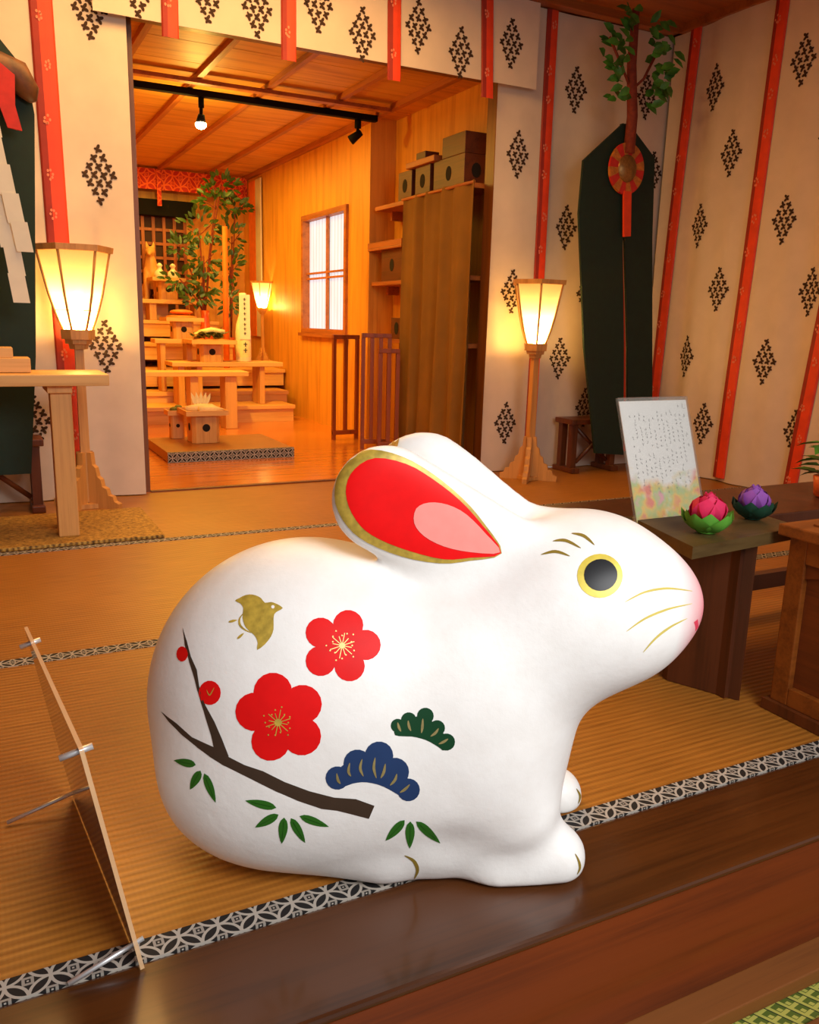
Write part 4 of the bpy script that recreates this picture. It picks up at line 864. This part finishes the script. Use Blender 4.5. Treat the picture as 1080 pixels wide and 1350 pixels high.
def slab(m, x0, x1, y0, y1, z0, z1, mi=0):
    b = MB(); b.box((x0, y0, z0), (x1, y1, z1)); m.add([RZ(*v) for v in b.v], b.f, mi)
one('acrylic_cover', 'acrylic', lambda m: (slab(m, -.003, .183, -.0035, -.0015, 0, .257), slab(m, -.003, .183, .0018, .004, 0, .257)), r)
one('foot', 'acrylic', lambda m: m.box((-.003, .0045, .0), (.183, .075, .003)), r)
pz = one('paper', 'notice', lambda m: m.box((0, -.001, .004), (.18, .001, .250)), r); pz.rotation_euler = (-LB, 0, 0)
def f_(m):
    rnd = random.Random(9)
    for c in range(13):
        x = .168-.0122*c; z = .236 if c < 2 else .226-.004*(c % 3)
        zl = (.15 if c == 0 else .06+.02*(c % 2))+(.03 if c > 11 else 0)
        while z > zl:
            if rnd.random() < .72:
                q = .0026 if c else .0042
                for k in range(3):
                    a, b = rnd.uniform(-q, q*.4), rnd.uniform(-q, q*.6)
                    if k % 2: m.add([RZ(x+a, -.0013, z+b), RZ(x+a+q*1.1, -.0013, z+b), RZ(x+a+q*1.1, -.0013, z+b+.0008), RZ(x+a, -.0013, z+b+.0008)], [(0, 1, 2, 3)])
                    else: m.add([RZ(x+a, -.0013, z+b), RZ(x+a+.0009, -.0013, z+b), RZ(x+a+.0009, -.0013, z+b+q*1.2), RZ(x+a, -.0013, z+b+q*1.2)], [(0, 1, 2, 3)])
            z -= .0086 if c else .02
one('lettering', 'fine_ink', f_, r)

def lotus(label, loc, petal, leafm, s, rz):
    r = thing('paper_lotus', label, 'paper flower', loc, rz, group='paper lotus flowers')
    def petals(m, n, r0, z0, L, W, tilt, ph, curl=.25, mi=0):
        for k in range(n):
            a = ph+2*PI*k/n; R = Matrix.Rotation(a, 3, 'Z'); rows = []
            for i in range(6):
                t = i/5; w = W*math.sin(PI*min(.96, .22+.78*t))**.7 if i < 5 else .002
                th = tilt+curl*t*t*3; x = r0+L*t*math.cos(th); z = z0+L*t*math.sin(th)
                for j in (-1, 0, 1): rows.append(R@Vector((x-(abs(j)*.12*w), j*w/2, z+abs(j)*w*.16)))
            m.add(rows, [(3*i+j, 3*i+j+1, 3*i+j+4, 3*i+j+3) for i in range(5) for j in (0, 1)], mi, True)
    one('petals', petal, lambda m: (petals(m, 6, .014*s, .010*s, .060*s, .056*s, .80, .2, .22), petals(m, 6, .008*s, .012*s, .062*s, .050*s, 1.08, .7, .14), petals(m, 5, .003*s, .014*s, .066*s, .040*s, 1.35, .1, .04)), r)
    one('leaves', leafm, lambda m: (petals(m, 5, .010*s, .001*s, .060*s, .056*s, .20, .5, .2), petals(m, 5, .010*s, .001*s, .056*s, .054*s, .26, 1.1, .22), m.lathe([(.016*s, 0), (.020*s, .003*s), (.012*s, .012*s)], 12)), r)
    return r
lotus('pink paper lotus with lime green leaves at the front of the small dark table', (1.148, 1.062, .3366), 'pinkfelt', 'limefelt', .92, .4)
lotus('purple paper lotus with dark green leaves behind and right of the pink one', (1.322, 1.112, .3366), 'purplefelt', 'darkfelt', .84, .1)
r = thing('potted_plant', 'green leafy plant cut off by the right edge, on the long dark table', 'plant', (1.775, 1.28, .3136))
one('pot', 'vase', lambda m: m.lathe([(.028, 0), (.036, .004), (.042, .05), (.036, .052), (.034, .045)], 16), r)
def f_(m):
    rnd = random.Random(3)
    for k in range(26):
        a = rnd.uniform(0, 2*PI); z = rnd.uniform(.05, .15); q = rnd.uniform(.0, .035)
        m.leaf((math.cos(a)*q, math.sin(a)*q, z), (math.cos(a), math.sin(a), rnd.uniform(-.2, .5)), (0, 0, 1), rnd.uniform(.05, .075), rnd.uniform(.034, .045))
    m.tube([(0, 0, .04), (.004, .002, .16)], .004, 6, 0)
one('foliage', 'leaf', f_, r)

# ------------------------------------------------------------------ clear panel at left
r = thing('acrylic_panel', 'tilted clear acrylic panel on steel rods at the left, on the front tatami', 'panel', (.110, .817, .0015))
T = Vector((-.047, 0, .269)); D = Vector((-.030, .385, 0))
def f_(m):
    th = Vector((.0042, 0, .0007))
    a = [Vector((0, 0, 0)), D, D+T, T]
    m.add(a+[q+th for q in a], [(0, 1, 2, 3), (7, 6, 5, 4)])
one('sheet', 'acrylic', f_, r)
def f_(m):
    th = Vector((.0044, 0, .0007)); q = [Vector((-.0001, -.0002, 0)), T+Vector((-.0001, -.0002, 0))]
    m.add([q[0], q[0]+th, q[1]+th, q[1]], [(0, 1, 2, 3)])
    e = Vector((0, 0, .0003)); m.add([T+e, T+th+e, T+D+th+e, T+D+e], [(0, 1, 2, 3)])
one('polished_edge', 'acrylic_edge', f_, r)
def rod(p, q): one('steel_rod', 'steel', lambda m: m.tube([p, q], .0028, 10), r)
n1 = T*.07+D*.05
rod(tuple(n1+Vector((.012, 0, .004))), (-.072, .008, .0032)); rod(tuple(T*.10+D*.92+Vector((.010, 0, 0))), (-.118, .350, .0032))
for q, L in ((T*.97+D*.04, .018), (T*.95+D*.93, .012)):
    one('steel_standoff', 'steel', lambda m: (m.tube([tuple(q+Vector((.014, 0, .003))), tuple(q+Vector((-L, 0, -.004)))], .0034, 10)), r)

# ------------------------------------------------------------------ inner room
r = thing('tatami_platform', 'thick tatami platform with patterned edge on the inner room floor', 'platform', (.795, 4.09, .0005))
one('straw_top', 'tatami', lambda m: m.box((.002, .002, .002), (.636, .56, .048)), r)
one('cloth_border', 'heri', lambda m: (m.box((0, 0, 0), (.638, .0018, .0485)), m.box((0, .0019, .0482), (.638, .022, .0492))), r)

tiers = [(.45, 1.965, 5.62, .112), (.45, 2.02, 5.92, .185), (.45, 2.07, 6.14, .325), (.45, 1.75, 6.38, .50), (.45, 1.70, 6.62, .66)]
r = thing('tiered_altar', 'stepped pale wooden altar at the end of the inner room', 'altar', (1.2, 5.62, 0))
for x0, x1, y0, z in tiers:
    one('step', 'hinoki', lambda m: (m.box((x0-1.2, y0-5.62, 0 if z < .15 else z-.12), (x1-1.2, (IB-5.62-.02), z-.026)), m.box((x0-1.2, y0-5.62-.018, z-.026), (x1-1.2+.008, IB-5.62-.02, z), 0, .003)), r)

def plank(label, x0, x1, y0, y1, z, zf, legs, cat='offering table', taper=0):
    r = thing('offering_table', label, cat, ((x0+x1)/2, (y0+y1)/2, zf), group='pale offering tables before the altar')
    hx, hy = (x1-x0)/2, (y1-y0)/2
    one('table_top', 'hinoki', lambda m: m.box((-hx, -hy, z-zf-.030), (hx, hy, z-zf), 0, .004), r)
    for lx, w in legs:
        q = lx-(x0+x1)/2
        one('leg', 'hinoki_z', lambda m: m.box((q-w/2, -hy*.75, 0), (q+w/2, hy*.75, z-zf-.0305), 0, .003), r)
    return r
plank('long pale offering table nearest the doorway, running off behind the left curtain', .55, 1.545, 5.26, 5.44, .362, .0005, [(1.205, .05), (1.435, .075), (.62, .05)])
plank('pale offering table holding the tray of greens and the tall bottle', 1.150, 1.905, 5.66, 5.90, .400, .1125, [(1.335, .035), (1.765, .035), (1.215, .04)])
plank('short pale offering table under the orange rice cakes', 1.10, 1.40, 5.95, 6.12, .540, .1855, [(1.155, .035), (1.335, .04)])
plank('highest pale offering table under the two white bottles', .80, 1.60, 6.65, 6.86, .812, .6605, [(.86, .04), (1.23, .05), (1.56, .04)])

def sanbo(label, loc, s=1.0, tray=.30, h=.125, rz=0):
    r = thing('offering_stand', label, 'stand', loc, rz, group='offering stands with a round hole')
    b = .085*s
    def f_(m):
        c = .022*s; p = [(-b+c, -b), (b-c, -b), (b, -b+c), (b, b-c), (b-c, b), (-b+c, b), (-b, b-c), (-b, -b+c)]
        m.prism(p, 0, h)
    one('body', 'hinoki_z', f_, r)
    cir = [(math.cos(a)*.024*s, math.sin(a)*.024*s) for a in np.linspace(0, 2*PI, 16, endpoint=False)]
    one('hole', 'hole', lambda m: m.extr(cir, .0016, lambda a, q, t: (a, -b-.0015+t, q+h*.55)), r)
    one('hole', 'hole', lambda m: m.extr(cir, .0016, lambda a, q, t: (-b-.0015+t, a, q+h*.55)), r)
    t = tray*s/2
    one('tray', 'hinoki', lambda m: (m.box((-t, -t, h), (t, t, h+.008)), m.box((-t, -t, h+.008), (t, -t+.007, h+.026)), m.box((-t, t-.007, h+.008), (t, t, h+.026)),
        m.box((-t, -t+.007, h+.008), (-t+.007, t-.007, h+.026)), m.box((t-.007, -t+.007, h+.008), (t, t-.007, h+.026))), r)
    return h+.0085
sanbo('offering stand with pale radish on the tatami platform', (1.050, 4.435, .0500), .84, .26, .145)
def f_(m):
    m.tube([(-.09, .0, .02), (-.02, .0, .022), (.05, .0, .02), (.085, 0, .016)], [.012, .022, .022, .006], 10)
    m.tube([(-.03, -.045, .018), (.05, -.04, .018), (.10, -.04, .014)], [.018, .018, .005], 10)
    for k in range(5): m.leaf((-.03+.012*k, .02, .03), (.2*k-.3, .1, 1), (0, -1, 0), .075, .022)
tag(one('radish', 'daikon', lambda m: (f_(m))), 'pale radish with leaves lying on the nearest offering stand', 'vegetable')  .location = (1.050, 4.435, .205)
sanbo('small offering stand half hidden behind the nearest one', (.950, 4.615, .0500), .42, .26, .125)
tag(one('dark_vegetable', 'veg', lambda m: (m.ball((0, 0, .016), (.035, .03, .018)), m.ball((.012, .0, .03), (.02, .02, .012)))), 'dark round vegetable on the small half hidden stand', 'vegetable').location = (.950, 4.615, .1850)
sanbo('offering stand heaped with dark greens, beside the tall bottle', (1.425, 5.775, .4005), .90, .335, .118)
def f_(m):
    rnd = random.Random(5)
    for k in range(90):
        m.leaf((rnd.uniform(-.10, .09), rnd.uniform(-.09, .07), rnd.uniform(.012, .045)), (rnd.uniform(-1, 1), rnd.uniform(-1, 1), rnd.uniform(.15, .7)), (0, 0, 1), rnd.uniform(.04, .075), rnd.uniform(.025, .04))
    m.tube([(-.08, -.05, .055), (0, -.06, .075), (.09, -.05, .06)], .016, 8, 1); m.tube([(-.10, -.02, .04), (-.02, .0, .07), (.06, .01, .07)], .013, 8, 1)
o = one('leafy_greens', ['veg', 'daikon'], f_); o.location = (1.425, 5.775, .536); tag(o, 'heap of dark leafy greens on the middle offering stand', 'vegetables')
sanbo('offering stand with flat orange rice cakes', (1.30, 6.035, .5405), .82, .31, .118)
for k, (dx, dz, q) in enumerate(((0, 0, .105), (.0, .036, .078))):
    o = one('rice_cake', 'orange', lambda m: m.ball((0, 0, .018), (q, q, .018), 0, 20, 10)); o.location = (1.30+dx, 6.035, .6675+dz)
    tag(o, ('large lower orange rice cake of the pair on the stand', 'smaller orange rice cake lying on the larger one')[k], 'rice cake', 'stacked rice cakes')
sanbo('highest offering stand carrying two white bottles', (1.350, 6.755, .8125), .82, .30, .135)
for k, x in enumerate((1.300, 1.398)):
    o = one('sake_jar', 'porcelain', lambda m: m.lathe([(.022, 0), (.034, .012), (.042, .035), (.038, .058), (.020, .074), (.014, .088), (.017, .096), (.024, .104), (.016, .116), (.006, .124)], 18))
    o.location = (x, 6.735, .9565); tag(o, ('left of the two small white lidded jars on the highest stand', 'right of the two small white lidded jars on the highest stand')[k], 'jar', 'white lidded jars')
r = thing('sake_bottle', 'tall pale labelled bottle on the offering table', 'bottle', (1.655, 5.76, .4005))
one('glass_body', 'white', lambda m: m.lathe([(.046, 0), (.052, .006), (.052, .20), (.046, .25), (.028, .31), (.022, .36), (.021, .43), (.024, .432), (.024, .455), (.01, .458)], 20), r)
one('neck_wrap', 'paper', lambda m: m.box((-.040, -.056, .15), (.034, -.053, .445), 0, .001), r)
one('label', 'daikon', lambda m: m.lathe([(.0525, .03), (.0528, .031), (.0528, .145), (.0525, .146)], 20, close=False), r)
def f_(m):
    for z in (.415, .385, .355, .32, .285, .25, .22, .19):
        m.box((-.012, -.0575, z), (.006, -.0562, z+.004)); m.box((-.006, -.0575, z-.010), (-.002, -.0562, z+.010)); m.box((-.010, -.0575, z-.008), (.004, -.0562, z-.005))
    for z in (.115, .075): m.box((-.014, -.0555, z), (.012, -.053, z+.006)); m.box((-.004, -.0555, z-.014), (.003, -.053, z+.016))
one('lettering', 'ink', f_, r)

# vases with sakaki
def vase(label, loc, s=1, mat='vase'):
    r = thing('vase', label, 'vase', loc)
    one('vessel', mat, lambda m: m.lathe([(.04*s, 0), (.052*s, .01), (.058*s, .06*s), (.036*s, .12*s), (.028*s, .20*s), (.034*s, .24*s), (.028*s, .24*s), (.022*s, .2*s)], 18), r)
    return r
def sakaki(label, loc, blobs, seed, n):
    r = thing('sakaki_branch', label, 'branch', loc, group='sakaki branches at the altar')
    def f_(m):
        rnd = random.Random(seed)
        for (x, z, rx, rz_) in blobs:
            for k in range(n):
                a = rnd.uniform(0, 2*PI); q = rnd.random()**.6
                d = (math.cos(a), rnd.uniform(-1, .3), math.sin(a)+.2)
                m.leaf((x+rx*q*math.cos(a), rnd.uniform(-.08, .06), z+rz_*q*math.sin(a)), d, (rnd.uniform(-.4, .4), -1, .4), rnd.uniform(.045, .075), rnd.uniform(.02, .032))
    one('foliage', 'leaf_dark', f_, r)
    def g_(m):
        for (x, z, rx, rz_) in blobs: m.tube([(0, 0, 0), (x*.4, 0, z*.5), (x, 0, z)], .006, 6)
        for (x, z, rx, rz_) in blobs[1:]:
            m.tube([(x-rx*.7, -.02, z-.02), (x, 0, z-.06), (x+rx*.7, -.02, z+.02)], .004, 5)
    one('stem', 'bark', g_, r)
vase('orange vase holding the tall sakaki branch on the altar', (1.565, 6.45, .5005), 1.0)
sakaki('tall sakaki branch in the orange vase, reaching the ceiling', (1.565, 6.45, .71), [(-.02, .23, .09, .15), (.0, .42, .10, .16), (-.03, .62, .12, .12), (.10, .82, .13, .10), (-.18, .25, .12, .08), (-.17, .48, .10, .06), (.14, .93, .10, .06), (-.06, .12, .12, .05)], 3, 42)
vase('second orange vase behind the tall bottle on the altar', (1.835, 6.74, .3255), .9)
sakaki('narrow sakaki branch right of the orange pole', (1.84, 6.74, .53), [(.0, .30, .07, .14), (.0, .55, .08, .16), (.02, .78, .08, .12), (.05, 1.0, .10, .06)], 5, 40)
tag(one('altar_pole', 'orange_cloth', lambda m: m.tube([(1.682, 6.31, .3255), (1.690, 6.31, 1.335)], [.022, .019], 12)), 'upright orange pole between the sakaki branches', 'pole')
lantern('small lit paper lantern on a dark post beside the altar', (2.015, 6.48, .3255), .78 if False else .70, bulb='bulb2')

# fox figure on the altar
def skin(name, mat, pts, edges, parent):
    me = bpy.data.meshes.new(name); me.from_pydata([p[:3] for p in pts], edges, []); o = bpy.data.objects.new(name, me); COL.objects.link(o); o.parent = parent
    md = o.modifiers.new('s', 'SKIN')
    for v_, p in zip(me.skin_vertices[0].data if me.skin_vertices else [], pts): v_.radius = (p[3], p[3])
    return o
r = thing('fox_figure', 'small seated pale fox figure on the altar at the left', 'figurine', (1.285, 6.975, .8005), -.3)
def f_(m):
    def t(p, q): m.tube(p, q, 12)
    t([(0, .03, .10), (0, .02, .16), (0, -.01, .24), (0, -.03, .31), (0, -.035, .345)], [.062, .072, .058, .040, .030])
    m.ball((0, -.05, .372), (.040, .048, .038)); t([(0, -.075, .365), (0, -.11, .352), (0, -.128, .348)], [.028, .018, .009])
    for s in (-1, 1):
        t([(s*.030, -.03, .24), (s*.034, -.065, .14), (s*.034, -.07, .005)], [.028, .022, .018]); m.ball((s*.034, -.085, .012), (.02, .028, .012))
        m.ball((s*.052, .03, .075), (.034, .062, .072)); m.ball((s*.062, -.03, .014), (.022, .045, .014))
        t([(s*.022, -.04, .40), (s*.026, -.038, .43), (s*.028, -.036, .455)], [.016, .011, .002])
    t([(0, .08, .04), (.03, .125, .10), (.02, .13, .20), (.0, .10, .29), (-.01, .07, .34)], [.02, .03, .038, .03, .006])
o = one('body', 'hinoki_z', f_, r)
md = o.modifiers.new('fuse', 'REMESH'); md.mode = 'VOXEL'; md.voxel_size = .007; md.use_smooth_shade = True
sm = o.modifiers.new('smooth', 'SMOOTH'); sm.iterations = 6; sm.factor = .6
tag(one('fox_plinth', 'hinoki', lambda m: m.box((1.19, 6.875, .6605), (1.38, 7.05, .8000), 0, .003)), 'wooden plinth under the fox figure', 'plinth')

# lattice, header and brocade on the far wall
r = thing('lattice_door', 'dark lattice screen on the far wall behind the altar', 'lattice', (1.36, IB-.002, .70))
one('backing', 'mesh_dark', lambda m: m.box((-.26, -.010, 0), (.235, -.004, .78)), r)
def f_(m):
    for k in range(7): x = -.26+.0825*k; m.box((x-.012, -.030, 0), (x+.012, -.011, .78))
    for k in range(8): z = .012+.108*k; m.box((-.26, -.026, z-.011), (.235, -.012, z+.011))
one('lattice_bars', 'lattice', f_, r)
one('header', 'black', lambda m: m.box((-.45, -.14, .755), (.30, -.031, .875), 0, .004), r)
r = thing('brocade_valance', 'red patterned brocade valance across the top of the far wall', 'valance', (1.35, 7.02, 1.62))
def f_(m):
    N = 60
    m.add([(-.9+1.62*i/N, .012*math.sin(i*1.3)*(1-k*.4), .02+.150*k) for k in (0, 1) for i in range(N+1)], [(i, i+1, N+2+i, N+1+i) for i in range(N)], 0, True)
one('cloth', 'brocade', f_, r)
for x in (-.32, .02, .36, .66):
    one('tail', 'brocade', lambda m: m.box((x-.016, -.022, -.10), (x+.016, -.016, .16)), r)
r = thing('side_curtain', 'tall red and white cloth strip on the right wall beside the lantern', 'curtain', (IX-.012, 6.72, .55))
one('red_strip', 'orange_cloth', lambda m: m.box((-.012, .08, 0), (0, .26, 1.20), 0, .004), r)
one('white_strip', 'cloth', lambda m: m.box((-.012, -.06, 0), (0, .075, 1.20), 0, .004), r)

# right side of the inner room: shelves, stored stands, curtain, slatted frames
for z, y1, lab in ((1.325, 4.60, 'topmost wall shelf, above the tan curtain'), (.915, 4.63, 'middle wall shelf poking out left of the tan curtain'), (.60, 4.45, 'lowest wall shelf beside the tan curtain')):
    r = tag(one('wall_shelf', 'joist', lambda m: (m.box((2.100, 3.52, z-.022), (IR-.001, y1, z), 0, .002), m.box((2.18, y1-.06, z-.07), (IR-.001, y1-.035, z-.0225)))), lab, 'shelf', 'wall shelves in the inner room')
def crate(label, loc, w, d, hh, hole=True):
    r = thing('stored_stand', label, 'stand', loc, group='spare wooden stands on the shelves')
    one('body', 'shelfbox', lambda m: m.box((-w/2, -d/2, 0), (w/2, d/2, hh), 0, .002), r)
    if hole:
        R_ = min(.026, hh*.24)
        cir = [(math.cos(a)*R_, math.sin(a)*R_*1.3) for a in np.linspace(0, 2*PI, 14, endpoint=False)]
        one('hole', 'hole', lambda m: m.extr(cir, .0016, lambda a, q, t: (-w/2-.0016+t, a, q+hh*.5)), r)
        one('hole', 'hole', lambda m: m.extr(cir, .0016, lambda a, q, t: (a, -d/2-.0016+t, q+hh*.5)), r)
    return r
crate('square brown stand at the left end of the top shelf', (2.175, 4.245, 1.3255), .13, .155, .145)
crate('square brown stand second from the left on the top shelf', (2.175, 4.045, 1.3255), .13, .160, .145)
crate('large brown stand at the right end of the top shelf', (2.175, 3.775, 1.3255), .13, .30, .145)
tag(one('wooden_tray', 'joist', lambda m: (m.box((2.09, 3.89, 1.4715), (2.24, 4.20, 1.500), 0, .003))), 'flat wooden tray bridging the two left stands on the top shelf', 'tray')
crate('dark closed box stacked on the right stand of the top shelf', (2.175, 3.735, 1.4715), .13, .22, .095, False)
crate('small dark stand on top of the flat tray', (2.165, 4.10, 1.5005), .08, .10, .045, False)
crate('square brown stand on the middle shelf', (2.175, 4.385, .9155), .13, .27, .170)
tag(one('wooden_tray', 'joist', lambda m: (m.box((2.085, 4.22, 1.086), (2.245, 4.66, 1.100), 0, .003), m.box((2.085, 4.22, 1.1005), (2.092, 4.66, 1.13)), m.box((2.238, 4.22, 1.1005), (2.245, 4.66, 1.13)))), 'shallow wooden tray on the stand of the middle shelf', 'tray')
crate('small brown stand on the lowest shelf', (2.175, 4.32, .6005), .12, .14, .115)
r = thing('tan_curtain', 'tan cloth hung from the top shelf along the inner right wall', 'curtain', (2.070, 3.49, 0))
def f_(m):
    ny, nz = 60, 14
    def P(i, k, o):
        y = -.04+(.72)*i/ny; z = .012+1.315*k/nz; a = .006+.016*(1-k/nz)
        return (a*(math.sin(y*42+.8*math.sin(z*2))+.6*math.sin(y*67+z))+o, y+.01*(1-k/nz)*math.sin(y*30), z)
    m.add([P(i, k, 0) for k in range(nz+1) for i in range(ny+1)], [(k*(ny+1)+i, k*(ny+1)+i+1, (k+1)*(ny+1)+i+1, (k+1)*(ny+1)+i) for k in range(nz) for i in range(ny)], 0, True)
    m.add([P(i, k, .002) for k in range(nz+1) for i in range(ny+1)], [(k*(ny+1)+i, (k+1)*(ny+1)+i, (k+1)*(ny+1)+i+1, k*(ny+1)+i+1) for k in range(nz) for i in range(ny)], 0, True)
one('cloth', 'curtain', f_, r)
one('curtain_rod', 'joist', lambda m: m.tube([(.0, -.03, 1.318), (.0, .70, 1.318)], .007, 8), r)
def slats(label, p, q, hh, n):
    a = math.atan2(q[1]-p[1], q[0]-p[0]); L = math.hypot(q[0]-p[0], q[1]-p[1])
    r = thing('slatted_frame', label, 'frame', (p[0], p[1], .0), a, group='slatted frames leaning by the inner wall')
    one('top_rail', 'rail', lambda m: m.box((-.01, -.014, hh-.024), (L+.01, .014, hh), 0, .003), r)
    one('bottom_rail', 'rail', lambda m: m.box((-.01, -.012, .03), (L+.01, .012, .055), 0, .003), r)
    for k in range(n):
        x = L*k/(n-1)
        one('slat', 'rail', lambda m: m.box((x-.010, -.010, .0 if k in (0, n-1) else .0555), (x+.010, .010, hh-.0245)), r)
slats('left slatted wooden frame by the inner right wall', (1.868, 4.63), (2.02, 4.645), .612, 3)
slats('taller slatted wooden frame between the left one and the tan curtain', (1.880, 4.240), (2.020, 4.205), .630, 4)
slats('lower slatted wooden frame in front of the taller one', (1.925, 4.12), (2.020, 4.10), .553, 3)

# track with two spotlights
r = thing('spotlight_track', 'dark lighting track under the inner ceiling with one lit and one dark spotlight', 'track light', (.6, 4.50, IZ-.047))
one('rail', 'black', lambda m: m.box((-.18, -.020, -.012), (1.455, .020, .019), 0, .003), r)
def spot(x, glowing):
    o = one('spotlight', 'black', lambda m: (m.tube([(x, 0, -.0125), (x, 0, -.06)], .014, 10), m.tube([(x, 0, -.06), (x, .012, -.105)], .009, 8),
        m.tube([(x, .0, -.092), (x, .02, -.130)], [.016, .026], 12)) if glowing else (m.tube([(x, 0, -.0125), (x, 0, -.055)], .018, 10), m.tube([(x, 0, -.055), (x-.005, .0, -.085)], .008, 8), m.tube([(x+.015, -.01, -.075), (x-.03, .03, -.115)], [.017, .026], 12)), r)
    if glowing: one('lamp_face', 'spotglow', lambda m: m.ball((x, .018, -.137), (.028, .028, .020), 0, 14, 8), o)
spot(.50, True); spot(1.345, False)
# ------------------------------------------------------------------ light
def lamp(kind, name, loc, energy, col, size=.1, rot=None, **kw):
    L = bpy.data.lights.new(name, kind); L.energy = energy; L.color = col
    if kind == 'AREA': L.shape = 'RECTANGLE'; L.size = size[0]; L.size_y = size[1]
    elif kind in ('POINT', 'SPOT'): L.shadow_soft_size = size
    for k, v in kw.items(): setattr(L, k, v)
    o = bpy.data.objects.new(name, L); COL.objects.link(o); o.location = loc
    if rot: o.rotation_euler = rot
    return o
WARM = (1, .65, .10)
LANT = (1, .70, .28)
# glow just inside the open tops of the lanterns
lamp('POINT', 'lantern_light', (.333, 3.22, .653), 24.0, LANT, .012)
lamp('POINT', 'lantern_light', (2.238, 3.155, .632), 24.0, LANT, .012)
lamp('POINT', 'lantern_light', (2.015, 6.48, .785), 17.0, LANT, .01)
# track spotlight, plus an unseen area light added to brighten the inner room
lamp('SPOT', 'track_spot', (1.10, 4.53, 1.60), 80, WARM, .03, (math.radians(52), 0, math.radians(-15)), spot_size=math.radians(110), spot_blend=.8)
lamp('AREA', 'inner_ceiling_fill', (1.30, 5.6, 1.76), 30, WARM, (.5, 2.2))
lamp('POINT', 'track_bulb_light', (1.10, 4.535, 1.585), 11, WARM, .03)
# unseen warm area light added below the ceiling to brighten the hall
lamp('AREA', 'hall_ceiling_fill', (.7, 2.1, 2.03), 8, (1, .62, .28), (1.2, .8))
# unseen white area light added in front to brighten the rabbit
lamp('AREA', 'front_fill', (.80, -.80, 1.55), 18.5, (1, 1, 1), (1.2, .8), (math.radians(54), 0, math.radians(12)), spread=math.radians(110))
lamp('AREA', 'hall_ceiling_fill', (.8, 2.75, 2.03), 32, (1, .56, .18), (1.6, .6))  # second unseen warm area light, added to brighten the rear tatami
W = bpy.data.worlds.new('World'); SC.world = W; W.use_nodes = True
bg = W.node_tree.nodes['Background']; bg.inputs[0].default_value = (.98, .98, 1.0, 1); bg.inputs[1].default_value = .34

# ------------------------------------------------------------------ camera
F = 1110.0
Yc = Vector((-580, -265, F)).normalized(); Xc = Vector((2210, -190, F)); Xc = (Xc-Yc*Xc.dot(Yc)).normalized(); Zc = Xc.cross(Yc)
R = Matrix((Xc, Yc, Zc))
right, down, fwd = R.col[0], R.col[1], R.col[2]
cam = bpy.data.cameras.new('Camera'); co = bpy.data.objects.new('Camera', cam); COL.objects.link(co)
mw = Matrix((right, -down, -fwd)).transposed().to_4x4(); mw.translation = Vector((0, 0, .69)); co.matrix_world = mw
cam.sensor_fit = 'HORIZONTAL'; cam.sensor_width = 36; cam.lens = F/1080*36; cam.clip_start = .02
SC.camera = co
SC.view_settings.view_transform = 'Standard'; SC.view_settings.look = 'None'; SC.view_settings.exposure = 0; SC.view_settings.gamma = 1
SC.cycles.use_denoising = True
SC.cycles.max_bounces = 8; SC.cycles.transparent_max_bounces = 16; SC.cycles.sample_clamp_indirect = 4
